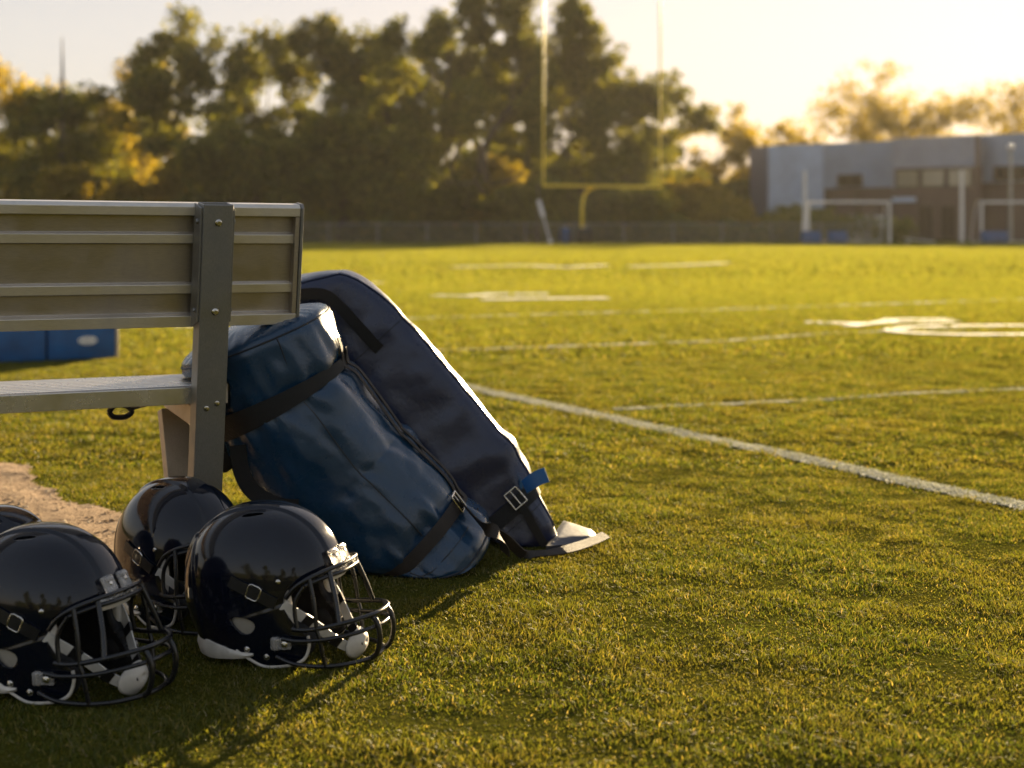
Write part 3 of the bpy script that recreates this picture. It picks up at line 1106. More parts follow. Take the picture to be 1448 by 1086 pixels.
# low clutter along the building foot
r = empty('storage_box', (P(1225, 344, 86).x, 86, 0), (0, 0, 0.1), 'pale grey storage box behind the complete soccer goal', 'box')
MB().rbox((0, 0, 0.75), (1.9, 0.9, 1.5), 0.05).build('body', M['whitepaint'], r, smooth=True)
MB().rbox((0, 0, 1.54), (2.0, 1.0, 0.08), 0.03).build('lid', M['steel'], r, smooth=True)
for px, wpx, lab in ((1205, 22, 'pale flat board lying on the ground inside the soccer goal'), (1300, 40, 'pale flat board lying on the ground left of the lone pole')):
    mb = MB()
    W_ = wpx / F * 79
    mb.rbox((0, 0, 0.13), (W_, 0.8, 0.06), 0.02, Matrix.Rotation(0.12, 3, 'Y'))
    for s in (-.4, .4):
        mb.box((s * W_, 0, 0.05), (0.08, 0.7, 0.1))
    o = mb.build('board', M['whitepaint'])
    o.location = (P(px, 344, 79).x, 79, 0)
    tag(o, lab, 'board')
o = MB().tube([(0, 0, 0), (0.75, 0.2, 2.1)], 0.06, n=8).disc((0, 0, 0), (0, 0, 1), 0.15, 0.05).build('tilted_post', M['bareflat'], smooth=True)
o.location = (P(1222, 344, 82).x, 82, 0)
tag(o, 'brown post tilted to the right in front of the storage box', 'post')

# ================================================================== BUILDING
def mat_panel(name, c, pitch, var=0.12):
    t = NT(name)
    tc = t.n('ShaderNodeTexCoord')
    wv = t.n('ShaderNodeTexWave', wave_type='BANDS', bands_direction='X')
    wv.inputs['Scale'].default_value = pitch
    t.l(tc.outputs['Object'], wv.inputs['Vector'])
    col = t.ramp(t.noise(0.8, 4), [(0.3, tuple(x * (1 - var) for x in c)), (0.7, tuple(x * (1 + var) for x in c))])
    t.bsdf(col, 0.5, 0, t.bump(wv.outputs['Fac'], 0.3, 0.02))
    return t.m


def mat_brick(name, c):
    t = NT(name)
    tc = t.n('ShaderNodeTexCoord')
    br = t.n('ShaderNodeTexBrick')
    br.inputs['Scale'].default_value = 3.5
    br.inputs['Color1'].default_value = (*c, 1)
    br.inputs['Color2'].default_value = (*[x * 0.75 for x in c], 1)
    br.inputs['Mortar'].default_value = (*[x * 1.25 for x in c], 1)
    t.l(tc.outputs['Object'], br.inputs['Vector'])
    t.bsdf(br.outputs['Color'], 0.85)
    return t.m


M['wallblue'] = mat_panel('dark_blue_cladding', (0.06, 0.085, 0.17), 2)
M['walllight'] = mat_panel('pale_blue_cladding', (0.48, 0.58, 0.76), 1.5)
M['wallgrey'] = mat_panel('blue_grey_cladding', (0.29, 0.35, 0.46), 2.5)
M['wallmid'] = mat_panel('grey_cladding', (0.32, 0.34, 0.41), 2.5)
M['brick'] = mat_brick('brown_brick', (0.14, 0.095, 0.078))
M['roof'] = mat_simple('roof_membrane', (0.2, 0.2, 0.2), 0.8)
M['frame'] = mat_simple('window_frame', (0.09, 0.065, 0.05), 0.4)
t = NT('window_glass')
t.bsdf((0.30, 0.27, 0.20), 0.08, 0, Specular_IOR_Level=0.8)
M['glass'] = t.m
t = NT('dark_glass')
t.bsdf((0.03, 0.025, 0.022), 0.1, 0, Specular_IOR_Level=0.7)
M['glassdark'] = t.m

bld = empty('school_building', (0, 0, 0), (0, 0, 0), 'long low building of blue-grey cladding over brown brick', 'building')
# plan corners from left to right: pixel column, depth, pixel row of the roof edge
PL = [(1060, 116, 209), (1086, 110, 206), (1164, 106, 203), (1262, 102, 199), (1262, 100, 196), (1386, 96, 190), (1386, 97.5, 191), (1560, 91, 183)]
pts = [(P(a, 300, d).x, d) for a, d, _ in PL]
hts = [Hpx(yt, d) for _, d, yt in PL]


def wall(i, j, z0, z1a, z1b, m, out=0.0, name='wall'):
    a, b = Vector((*pts[i], 0)), Vector((*pts[j], 0))
    e = (b - a).normalized()
    nrm = Vector((e.y, -e.x, 0))
    a2, b2 = a + nrm * out, b + nrm * out
    th = nrm * -0.3
    vs = [a2 + Vector((0, 0, z0)), b2 + Vector((0, 0, z0)), b2 + Vector((0, 0, z1b)), a2 + Vector((0, 0, z1a))]
    vs += [q + th for q in vs]
    fs = [(0, 1, 2, 3), (7, 6, 5, 4), (0, 4, 5, 1), (1, 5, 6, 2), (2, 6, 7, 3), (3, 7, 4, 0)]
    return MB().add(vs, fs).build(name, M[m], bld), a2, e, nrm


wall(0, 1, 0, hts[0], hts[1], 'wallblue')
wall(1, 2, 0, hts[1], hts[2], 'walllight')
wall(2, 3, 3.75, hts[2], hts[3], 'wallgrey')
wl, a_l, e_l, n_l = wall(2, 3, 0, 3.74, 3.74, 'brick', -0.12, 'lower_wall')
wall(3, 4, 0, hts[3], hts[4], 'wallmid')
wm, a_m, e_m, n_m = wall(4, 5, 5.0, hts[4], hts[5], 'wallmid')
wall(4, 5, 0, 3.55, 3.55, 'brick', 0.0, 'lower_wall')
wall(5, 6, 0, hts[5], hts[6], 'brick')
wr, a_r, e_r, n_r = wall(6, 7, 3.9, hts[6], hts[7], 'wallgrey')
wall(6, 7, 0, 3.89, 3.89, 'brick', -0.12, 'lower_wall')
# roof and back
back = [(p[0] + 20, p[1] + 26) for p in pts]
ring = pts + [back[-1], back[0]]
zr = min(hts) - 0.25
mb = MB()
n = len(ring)
inn = [Vector((x + 0.25, y + 0.32, 0)) for x, y in ring]
mb.add([q + Vector((0, 0, zr)) for q in inn], [tuple(range(n))])
mb.build('roof', M['roof'], bld)
mb = MB()
for i, j in ((n - 3, n - 2), (n - 2, n - 1), (n - 1, 0)):
    a, b = ring[i], ring[j]
    mb.add([(*a, 0), (*b, 0), (*b, zr + .2), (*a, zr + .2)], [(0, 1, 2, 3)])
mb.build('back_wall', M['brick'], bld)


def window(a, e, nrm, s0, s1, z0, z1, glass='glass', panes=1, name='window'):
    """frame with its pane, standing proud of the wall"""
    o_ = a + nrm * 0.02
    up = Vector((0, 0, 1))
    mb = MB()
    fr = 0.12
    for (u0, u1, v0, v1) in ((s0, s1, z0, z0 + fr), (s0, s1, z1 - fr, z1), (s0, s0 + fr, z0 + fr, z1 - fr), (s1 - fr, s1, z0 + fr, z1 - fr)):
        mb.prism([(u0, v0), (u1, v0), (u1, v1), (u0, v1)], e, up, o_, nrm, 0, 0.1)
    for k in range(1, panes):
        u = s0 + (s1 - s0) * k / panes
        mb.prism([(u - .04, z0 + fr), (u + .04, z0 + fr), (u + .04, z1 - fr), (u - .04, z1 - fr)], e, up, o_, nrm, 0, 0.08)
    w_ = mb.build(name, M['frame'], bld)
    MB().prism([(s0 + fr, z0 + fr), (s1 - fr, z0 + fr), (s1 - fr, z1 - fr), (s0 + fr, z1 - fr)], e, up, o_, nrm, 0.0, 0.04).build('pane', M[glass], w_)
    return w_


Lm = (Vector((*pts[5], 0)) - Vector((*pts[4], 0))).length
wl_, am2, em2, nm2 = wall(4, 5, 3.56, 4.99, 4.99, 'brick', -0.08, 'window_band')
for k in range(3):
    s0 = Lm * (0.03 + 0.30 * k)
    window(am2, em2, nm2, s0, s0 + Lm * 0.285, 3.6, 4.95)
window(am2, em2, nm2, Lm * 0.935, Lm * 0.985, 3.6, 4.95)
Ll = (Vector((*pts[3], 0)) - Vector((*pts[2], 0))).length
window(a_l + n_l * 0.12, e_l, n_l, Ll * 0.22, Ll * 0.58, 3.85, 4.75, 'glassdark', 2)
Lr = (Vector((*pts[7], 0)) - Vector((*pts[6], 0))).length
for k in range(2):
    window(a_r, e_r, n_r, Lr * (0.12 + 0.4 * k), Lr * (0.42 + 0.4 * k), 4.0, 5.0, 'glassdark', 3)
window(a_m, e_m, n_m, Lm * 0.3, Lm * 0.48, 0.05, 2.4, 'glassdark', 2, 'door')
window(a_m, e_m, n_m, Lm * 0.56, Lm * 0.74, 0.05, 2.4, 'glassdark', 2, 'door')
mb = MB()
mb.prism([(Lm * 0.02, 2.62), (Lm * 0.28, 2.62), (Lm * 0.28, 2.95), (Lm * 0.02, 2.95)], e_m, Vector((0, 0, 1)), a_m, n_m, 0.01, 0.3)
mb.build('canopy', M['walllight'], bld)
for k in range(2):
    s = Ll * (0.05 + 0.42 * k)
    MB().prism([(s, 0), (s + .35, 0), (s + .35, 3.6), (s, 3.6)], e_l, Vector((0, 0, 1)), a_l, n_l, 0.005, 0.25).build('pilaster', M['frame'], bld)
# ================================================================== BENCH
BA = R(27)
E1 = Vector((math.cos(BA), math.sin(BA), 0))
E2 = Vector((-math.sin(BA), math.cos(BA), 0))           # towards the seat, away from the camera
UP = Vector((0, 0, 1))
BX, BY = -0.655, 3.05
bench = empty('team_bench', (BX, BY, 0), (0, R(0.35), BA), 'aluminium team bench with a ribbed backrest seen from behind', 'bench')
LEAN = math.tan(R(7.0))
ex, ey = Vector((1, 0, 0)), Vector((0, 1, 0))
ez = Vector((0, -LEAN, 1)).normalized()                 # the leaning direction of the posts
en = ex.cross(ez) * -1                                  # out of the panel towards the seat
if en.y < 0: en = -en
SEATZ = 0.442


def rect_tube(mb, O, A, B, N, wa, wb, th, t0, t1, open_top=True):
    """hollow rectangular tube along N"""
    out = [(-wa / 2, -wb / 2), (wa / 2, -wb / 2), (wa / 2, wb / 2), (-wa / 2, wb / 2)]
    inn = [(a * (1 - 2 * th / wa), b * (1 - 2 * th / wb)) for a, b in out]
    ring = lambda poly, t: [O + A * a + B * b + N * t for a, b in poly]
    vs = ring(out, t0) + ring(out, t1) + ring(inn, t1) + ring(inn, t1 - 0.09)
    fs = []
    for l in range(3):
        for k in range(4):
            k2 = (k + 1) % 4
            fs.append((l * 4 + k, l * 4 + k2, l * 4 + 4 + k2, l * 4 + 4 + k))
    fs += [(3, 2, 1, 0), (12, 13, 14, 15)]
    mb.add(vs, fs)


def bench_frame(xo):
    O = Vector((xo, 0, 0)) + Vector((0, 0.047, 0))
    mb = MB()
    Lp = 0.833 / ez.z
    rect_tube(mb, O, ex, en, ez, 0.064, 0.05, 0.004, 0, Lp)
    p = mb.build('post', M['galv'], bench, bevel=0.0035)
    # bolts on the rear face, the side plate with its own bolts
    for t_ in (0.795, 0.607):
        c = O + ez * (t_ / ez.z) - en * 0.025
        b = MB()
        b.disc(c, -en, 0.0075, 0.004, 12)
        b.tube([c - en * 0.003, c - en * 0.0075], 0.0042, n=6)
        b.build('bolt', M['screw'], p, smooth=True)
    for t_ in (0.41, 0.40):
        c = O + ez * (t_ / ez.z) - en * 0.025 + ex * (0.012 if t_ > .405 else -0.01)
        MB().disc(c, -en, 0.006, 0.002, 10).build('bolt', M['screw'], p, smooth=True)
    pl = MB()
    for s in (-1, 1):
        poly = [(-0.02, 0.585), (0.035, 0.565), (0.035, 0.83), (-0.02, 0.825), (-0.02, 0.62)]
        pl.prism([(q[0], q[1] / ez.z) for q in poly], en, ez, O + ex * (s * 0.0345), ex, -0.0022, 0.0022)
        for t_ in (0.795, 0.607):
            pl.disc(O + ex * (s * 0.0365) + ez * (t_ / ez.z) - en * 0.002, ex * s, 0.006, 0.006, 10)
    pl.build('side_plate', M['galv'], p, bevel=0.001)
    # beam under the seat and the splayed front leg
    mb = MB()
    yb = lambda z: O.y - LEAN * z
    zb = SEATZ - 0.045
    prof = [(yb(zb) + 0.022, zb - 0.058), (yb(zb) + 0.06, zb - 0.045), (yb(zb) + 0.30, zb - 0.032), (yb(zb) + 0.30, zb - 0.001), (yb(zb) + 0.022, zb - 0.001)]
    mb.prism(prof, ey, UP, Vector((xo, 0, 0)), ex, -0.024, 0.024)
    mb.build('seat_beam', M['legmetal'], bench, bevel=0.003)
    mb = MB()
    top, bot = Vector((xo - 0.005, yb(zb) + 0.292, zb - 0.036)), Vector((xo + 0.012, yb(zb) + 0.20, 0.0))
    dr = (bot - top)
    L = dr.length
    dr = dr / L
    A = ex - dr * ex.dot(dr); A.normalize()
    rect_tube(mb, bot, A, dr.cross(A), -dr, 0.062, 0.04, 0.003, 0, L)
    mb.build('front_leg', M['legmetal'], bench, bevel=0.003)
    mb = MB()
    mb.rbox(O + Vector((0, 0.0, 0.006)), (0.12, 0.10, 0.012), 0.003)
    mb.rbox(bot + Vector((0, 0.0, 0.006)), (0.10, 0.09, 0.012), 0.003)
    mb.build('foot_plate', M['galv'], bench)


bench_frame(0.0)
bench_frame(-1.9)
BL, BR = -2.3, 0.197
# backrest plank, cross-section seen along the bench: (out towards the seat, up the lean)
z0, z1 = 0.566 / ez.z, 0.829 / ez.z
H_ = z1 - z0
bo = Vector((0, 0.047, 0)) + en * 0.0275 + ez * z0       # rear lips touch the post
lip, rec, rib, th = 0.0, 0.026, 0.012, 0.030
prof = [(lip, 0), (lip, 0.024), (rec, 0.026), (rec, 0.068), (rib, 0.070), (rib, 0.090), (rec, 0.092), (rec, 0.176), (rib, 0.178), (rib, 0.198), (rec, 0.200),
        (rec, H_ - 0.028), (lip, H_ - 0.026), (lip, H_ - 0.007), (lip + 0.007, H_), (th + 0.004, H_), (th + 0.004, 0.0)]
mb = MB()
mb.prism(prof, en, ez, bo, ex, BL, BR)
back = mb.build('backrest', M['alupanel'], bench, bevel=0.0012)
back.data.materials.append(M['alulip_lit'])
for f in back.data.polygons:                            # lips and ribs get a brighter metal, light on them painted in
    c_ = f.center - bo
    if c_.dot(en) < rec - 0.004 or (f.normal.z > 0.7 and c_.dot(ez) > H_ - 0.02):
        f.material_index = 1
mb = MB()
cap = [(-0.002, -0.002), (-0.002, H_ - 0.007), (0.006, H_ + 0.002), (th + 0.006, H_ + 0.002), (th + 0.006, -0.002)]
mb.prism(cap, en, ez, bo, ex, BR + 0.0005, BR + 0.0075)
mb.build('end_cap', M['galv'], back, bevel=0.001)
mb = MB()                                              # end flange folded inside the channel
mb.prism([(0.001, 0.025), (0.025, 0.027), (0.025, H_ - 0.029), (0.001, H_ - 0.027)], en, ez, bo, ex, BR - 0.010, BR - 0.001)
mb.build('end_flange', M['alupanel'], back)
# seat plank
yb0 = 0.047 - LEAN * SEATZ + 0.03
sp = [(0, 0), (0, 0.036), (0.004, 0.040), (0.022, 0.040), (0.024, 0.037), (0.030, 0.037), (0.032, 0.040)]
u = 0.032
while u < 0.215:
    sp += [(u + 0.020, 0.040), (u + 0.022, 0.037), (u + 0.028, 0.037), (u + 0.030, 0.040)]
    u += 0.030
sp += [(0.252, 0.040), (0.256, 0.036), (0.256, 0)]
mb = MB()
mb.prism(sp, ey, UP, Vector((0, yb0, SEATZ - 0.040)), ex, BL, 0.045)
seat = mb.build('seat', M['alu'], bench, bevel=0.001)
MB().prism([(-0.001, -0.001), (-0.001, 0.041), (0.257, 0.041), (0.257, -0.001)], ey, UP, Vector((0, yb0, SEATZ - 0.040)), ex, 0.0455, 0.050).build('end_cap', M['legmetal'], seat)

# black buckle dangling under the seat
bk = P(170, 580, 3.02)
mb = MB()
mb.tube(smooth_path([(-0.022, 0, -0.006), (-0.012, 0, 0.010), (0.012, 0, 0.010), (0.024, 0, -0.002), (0.012, 0, -0.014), (-0.012, 0, -0.016), (-0.022, 0, -0.006)], 3), 0.006, n=8)
mb.ribbon(smooth_path([(0.016, 0, 0.004), (0.035, 0.01, 0.010), (0.07, 0.03, 0.014)], 4), (0, 0.3, 1), 0.014, 0.003)
o = mb.build('hanging_buckle', M['blackplastic'], smooth=True)
o.location = bk
o.rotation_euler = (0.2, 0.1, 0.3)
tag(o, 'small black plastic buckle hanging under the bench seat', 'buckle')

# ================================================================== LOFTED PADS
class Loft:
    """soft body along an axis: ring(s, theta) with a superellipse section"""

    def __init__(self, axis, u_ref, dims, n_exp, wr=None, post=None):
        self.ax = [Vector(p) for p in axis]
        L = [0]
        for a, b in zip(self.ax[:-1], self.ax[1:]):
            L.append(L[-1] + (b - a).length)
        self.L = L[-1]
        self.cum = [l / L[-1] for l in L]
        self.u_ref, self.dims, self.n, self.wr, self.post = Vector(u_ref), dims, n_exp, wr, post

    def pos(self, s):
        s = min(max(s, 0), 1)
        for i in range(len(self.cum) - 1):
            if s <= self.cum[i + 1] + 1e-9:
                t = (s - self.cum[i]) / (self.cum[i + 1] - self.cum[i])
                return self.ax[i].lerp(self.ax[i + 1], t)
        return self.ax[-1]

    def frame(self, s):
        t = (self.pos(s + 0.06) - self.pos(s - 0.06)).normalized()
        u = (self.u_ref - t * self.u_ref.dot(t)).normalized()
        return t, u, t.cross(u)

    def pt(self, s, th, off=0.0, rad=1.0, wr=True):
        t, u, v = self.frame(s)
        a, b = self.dims(s)
        c, sn = math.cos(th), math.sin(th)
        n = self.n
        x = (a + off) * math.copysign(abs(c) ** (2 / n), c) * rad
        y = (b + off) * math.copysign(abs(sn) ** (2 / n), sn) * rad
        p = self.pos(s) + u * x + v * y
        if wr and self.wr:
            nn = (u * x / (a * a) + v * y / (b * b)).normalized()
            p = p + nn * self.wr(s, th, p)
        if self.post:
            p = self.post(p)
        return p

    def body(self, ns=110, nth=144, s0=0.0, s1=1.0, cap=(0.03, 0.03), rings=14):
        vs, fs = [], []
        th = [2 * math.pi * k / nth for k in range(nth)]

        def add_ring(f):
            vs.extend(f(a) for a in th)

        rows = 0
        t0, t1 = self.frame(s0)[0], self.frame(s1)[0]
        for k in range(rings):                          # start cap, from the middle out
            r = (k + 0.3) / rings
            add_ring(lambda a: self.cap_pt(s0, a, r, -cap[0], t0))
            rows += 1
        for k in range(ns):
            s = s0 + (s1 - s0) * k / (ns - 1)
            add_ring(lambda a: self.pt(s, a))
            rows += 1
        for k in range(rings):
            r = 1 - (k + 0.7) / rings
            add_ring(lambda a: self.cap_pt(s1, a, r, cap[1], t1))
            rows += 1
        for i in range(rows - 1):
            for k in range(nth):
                k2 = (k + 1) % nth
                fs.append((i * nth + k, i * nth + k2, (i + 1) * nth + k2, (i + 1) * nth + k))
        fs.append(tuple(range(nth)))
        fs.append(tuple((rows - 1) * nth + k for k in range(nth)))
        return vs, fs

    def cap_pt(self, s, a, r, h, t):
        c = self.pos(s)
        e = self.pt(s, a)
        p = c.lerp(e, r) if not self.post else c + (e - c) * r
        dome = h * (1 - r ** 2.6)
        pucker = 0.004 * (r ** 3) * math.sin(a * 46 + 2 * math.sin(a * 7)) + 0.006 * float(vnoise(p.x * 16, p.y * 16, p.z * 16, 77)) * (1 - r)
        p = p + t * (dome + math.copysign(pucker, h))
        return self.post(p) if self.post else p

    def band(self, mb, s, half, off, th0=0.0, th1=2 * math.pi, n=120, skew=0.0, thick=0.002):
        """strap round the body; its two edges and its thickness"""
        full = abs(th1 - th0) > 6.2
        rows = []
        for i in range(n if full else n + 1):
            a = th0 + (th1 - th0) * i / n
            sk = skew * math.sin(a)
            rows.append([self.pt(s + sk - half, a, off, wr=False), self.pt(s + sk + half, a, off, wr=False),
                         self.pt(s + sk + half, a, off + thick, wr=False), self.pt(s + sk - half, a, off + thick, wr=False)])
        vs = [q for r in rows for q in r]
        fs = []
        m = len(rows)
        for i in range(m if full else m - 1):
            j = (i + 1) % m
            for k in range(4):
                k2 = (k + 1) % 4
                fs.append((i * 4 + k, i * 4 + k2, j * 4 + k2, j * 4 + k))
        if not full:
            fs += [(3, 2, 1, 0), tuple((m - 1) * 4 + k for k in range(4))]
        return mb.add(vs, fs)

    def line(self, mb, th, s0, s1, r=0.0018, off=0.0, n=40, wob=0.0):
        return mb.tube([self.pt(s0 + (s1 - s0) * i / n, th + wob * math.sin(i * 0.5), off) for i in range(n + 1)], r, n=5)

    def ring_line(self, mb, s, th0, th1, r=0.0014, off=0.0, n=90):
        return mb.tube([self.pt(s, th0 + (th1 - th0) * i / n, off) for i in range(n + 1)], r, n=6)

    def strip(self, mb, th, s0, s1, w, off, thick=0.002, n=40, wob=0.0):
        rows = []
        for i in range(n + 1):
            s = s0 + (s1 - s0) * i / n
            a = th + wob * math.sin(i * 0.33)
            p, q = self.pt(s, a, off, wr=False), self.pt(s, a + 0.01, off, wr=False)
            tang = (q - p).normalized()
            nn = (self.pt(s, a, off + 0.01, wr=False) - p).normalized()
            rows.append([p - tang * w / 2, p + tang * w / 2, p + tang * w / 2 + nn * thick, p - tang * w / 2 + nn * thick])
        vs = [q for r in rows for q in r]
        fs = []
        for i in range(n):
            for k in range(4):
                k2 = (k + 1) % 4
                fs.append((i * 4 + k, i * 4 + k2, i * 4 + 4 + k2, i * 4 + 4 + k))
        fs += [(3, 2, 1, 0), tuple(n * 4 + k for k in range(4))]
        return mb.add(vs, fs)


def square_buckle(mb, c, ax, ay, w, h, r=0.0022):
    nrm = ax.cross(ay)
    pts = [c + ax * (sx * w / 2) + ay * (sy * h / 2) for sx, sy in ((-1, -1), (1, -1), (1, 1), (-1, 1))]
    for a, b in zip(pts, pts[1:] + pts[:1]):
        mb.tube([a, b], r, n=8)
    mb.tube([c - ay * h / 2, c + ay * h / 2], r * 0.8, n=8)
    return mb


# ---------------------------------------------------------------- blue round tackling bag
bag_top, bag_bot = P(360, 472, 3.245), P(628, 818, 3.32)
STR1, STR2 = 0.195, 0.845


def bag_dims(s):
    a = 0.181
    a += 0.002 * math.sin(math.pi * min(max((s - STR1) / (STR2 - STR1), 0), 1))
    for q, dep, wd in ((STR1, 0.011, 0.045), (STR2, 0.013, 0.05)):
        a -= dep * math.exp(-((s - q) / wd) ** 2)
    a -= 0.006 * float(sstep(0.03, 0.0, s))               # rounded rims
    a -= 0.012 * float(sstep(0.95, 1.0, s))
    a -= 0.006 * float(sstep(0.8, 1.0, s))
    return a, a


def bag_wr(s, th, p):
    w_ = 0.005 * float(vnoise(math.cos(th) * 3.0 + s * 3, math.sin(th) * 3.0, s * 7, 81))
    w_ += 0.004 * float(vnoise(math.cos(th) * 8 + s * 9, math.sin(th) * 8, s * 11, 82))
    for q, amp in ((STR1, 0.009), (STR2, 0.010)):
        fall = math.exp(-((s - q) / 0.07) ** 2)
        w_ += amp * fall * float(vnoise(th * 7.0, s * 5, 0, 83)) * min(1, abs(s - q) / 0.03)
    # broad slanting creases over the lower half
    ph = s * 9.0 - 1.2 * math.sin(th * 1.0) + 0.8 * float(vnoise(math.cos(th) * 2, math.sin(th) * 2, s * 3, 84))
    w_ += 0.009 * max(0, math.sin(ph * 2.2)) ** 3 * float(sstep(0.35, 0.6, s)) * float(sstep(-0.2, 0.5, float(vnoise(math.cos(th) * 2, math.sin(th) * 2, s * 4, 85))))
    return w_ * float(sstep(0.0, 0.03, s))


bm_inv = (Matrix.Translation((BX, BY, 0)) @ Euler((0, R(0.35), BA)).to_matrix().to_4x4()).inverted()
bm_mat = bm_inv.inverted()


def bag_post(p):
    z = p.z
    if z < 0.03:                                           # the bag settles flat on the turf
        z = 0.004 + 0.026 * math.exp((z - 0.03) / 0.03)
        p = Vector((p.x, p.y, z))
    q = bm_inv @ p
    if q.x < 0.056 and yb0 - 0.004 < q.y < yb0 + 0.262 and SEATZ - 0.05 < q.z < SEATZ + 0.006 and q.x > -0.12:
        q.x = 0.056                                        # dented by the end of the seat
        p = bm_mat @ q
    return p


bag = Loft([bag_top, P(396, 560, 3.26), P(480, 676, 3.30), bag_bot], (0, -1, 0), bag_dims, 2.0, bag_wr, bag_post)
root = empty('tackling_bag', (bag_bot.x, bag_bot.y, 0), (0, 0, 0), 'round blue vinyl tackling bag with two black straps leaning on the bench end', 'tackling bag')
INV = Matrix.Translation((-bag_bot.x, -bag_bot.y, 0))


def child(mb, name, m, parent=None, inv=INV, rootobj=None, **k):
    mb.v = [tuple(inv @ Vector(p)) for p in mb.v]
    return mb.build(name, M[m], parent or rootobj or root, **k)


vs, fs = bag.body(cap=(0.034, 0.03))
cover = child(MB().add(vs, fs), 'cover', 'bag', smooth=True, sharp=65)
# theta: 0 = towards the camera (u); find which way is right/up in the picture
t_, u_, v_ = bag.frame(0.5)
sgn = 1 if v_.x > 0 else -1                                # theta sign of the upper right flank
for s_ in (0.012, 0.985):
    mb = MB()
    bag.ring_line(mb, s_, 0, 2 * math.pi, 0.0024, 0.0005, 140)
    child(mb, 'piping', 'seam', cover, smooth=True)
for a_, s0_, s1_ in ((0.42, 0.012, 0.17), (0.42, 0.225, 0.82), (-0.05, 0.87, 0.98)):
    mb = MB()
    bag.line(mb, sgn * a_, s0_, s1_)
    child(mb, 'seam', 'seam', cover, smooth=True)
mb = MB()
bag.ring_line(mb, 0.915, sgn * -0.4, sgn * 1.5, 0.0011)
child(mb, 'seam', 'seam', cover, smooth=True)
mb = MB()
bag.band(mb, STR1, 0.027, 0.003, skew=0.004)
st = child(mb, 'strap', 'web', smooth=True, sharp=50)
mb = MB()
bag.band(mb, STR2, 0.021, 0.003, skew=-0.004)
st2 = child(mb, 'strap', 'brownweb', smooth=True, sharp=50)
mb = MB()
bag.strip(mb, sgn * 1.30, STR1 - 0.10, STR2 + 0.01, 0.012, 0.006, wob=0.008)
bag.strip(mb, sgn * 1.42, STR1 - 0.06, STR2 + 0.01, 0.014, 0.008, 0.003, wob=0.012)
child(mb, 'cord', 'brownweb', smooth=True, sharp=50)
# buckle block and carrying loop at the upper strap
bp = bag.pt(STR1 + 0.02, sgn * -0.95, 0.012, wr=False)
nb = (bag.pt(STR1, sgn * -0.95, 0.03, wr=False) - bag.pt(STR1, sgn * -0.95, 0.0, wr=False)).normalized()
Mx = Matrix((v_, t_, nb)).transposed()
mb = MB()
mb.rbox(bp, (0.045, 0.028, 0.016), 0.005, Mx)
mb.rbox(bp + t_ * 0.045 - v_ * sgn * 0.012, (0.034, 0.055, 0.016), 0.006, Mx)
mb.rbox(bp + t_ * 0.020, (0.026, 0.03, 0.022), 0.005, Mx)
child(mb, 'buckle', 'blackplastic', st, smooth=True, sharp=40)
mb = MB()
lp = [bag.pt(s, sgn * a, o_, wr=False) for s, a, o_ in ((0.24, -0.62, 0.006), (0.30, -0.72, 0.022), (0.37, -0.70, 0.030), (0.44, -0.55, 0.024), (0.48, -0.40, 0.008))]
mb.ribbon(smooth_path(lp, 6), [v_] * 25, 0.036, 0.004)
child(mb, 'carry_handle', 'web', smooth=True, sharp=50)
# steel buckle and loose tail on the lower strap
cb = bag.pt(STR2, sgn * 1.2, 0.008, wr=False)
nb = (bag.pt(STR2, sgn * 1.2, 0.05, wr=False) - bag.pt(STR2, sgn * 1.2, 0.0, wr=False)).normalized()
ay = t_
axx = ay.cross(nb).normalized()
mb = MB()
square_buckle(mb, cb, axx, ay, 0.030, 0.042)
child(mb, 'buckle', 'screw', st2, smooth=True)
mb = MB()
tail = [cb + nb * 0.004, P(683, 744, 3.19), P(700, 752, 3.19), P(712, 768, 3.20), P(714, 782, 3.215)]
mb.ribbon(smooth_path(tail, 6), [(t_ * 1.0 + Vector((-.15, -.3, 0.1)) * (i / 24)) for i in range(25)], 0.032, 0.0025)
child(mb, 'strap_tail', 'brownweb', st2, smooth=True, sharp=50)

# ---------------------------------------------------------------- navy flat pad behind it
PD = 3.455                                                # depth of its near side
TH, WD = 0.205, 0.32
edge = [P(395, 402, PD), P(445, 393, PD), P(482, 388, PD), P(508, 391, PD), P(538, 411, PD), P(575, 447, PD), P(692, 588, PD), P(824, 752, PD)]
yaw = R(13)
wdir = Vector((-math.sin(yaw), math.cos(yaw), 0))
mid = []
for i, p in enumerate(edge):
    a, b = edge[max(i - 1, 0)], edge[min(i + 1, len(edge) - 1)]
    t_ = (b - a).normalized()
    nrm_ = Vector((-t_.z, 0, t_.x))
    mid.append(p - nrm_.normalized() * (TH / 2) + wdir * (WD / 2))
PS1 = 0.86


def pad_dims(s):
    a = TH / 2 + 0.004 + 0.006 * math.sin(math.pi * s)
    b = WD / 2
    for q, dep, wd in ((0.29, 0.005, 0.03), (PS1, 0.009, 0.05)):
        a -= dep * math.exp(-((s - q) / wd) ** 2)
    e = float(sstep(0.035, 0.0, s)) + float(sstep(0.95, 1.0, s))
    a -= 0.040 * float(sstep(0.80, 1.0, s))
    return a - 0.012 * e, b - 0.012 * e


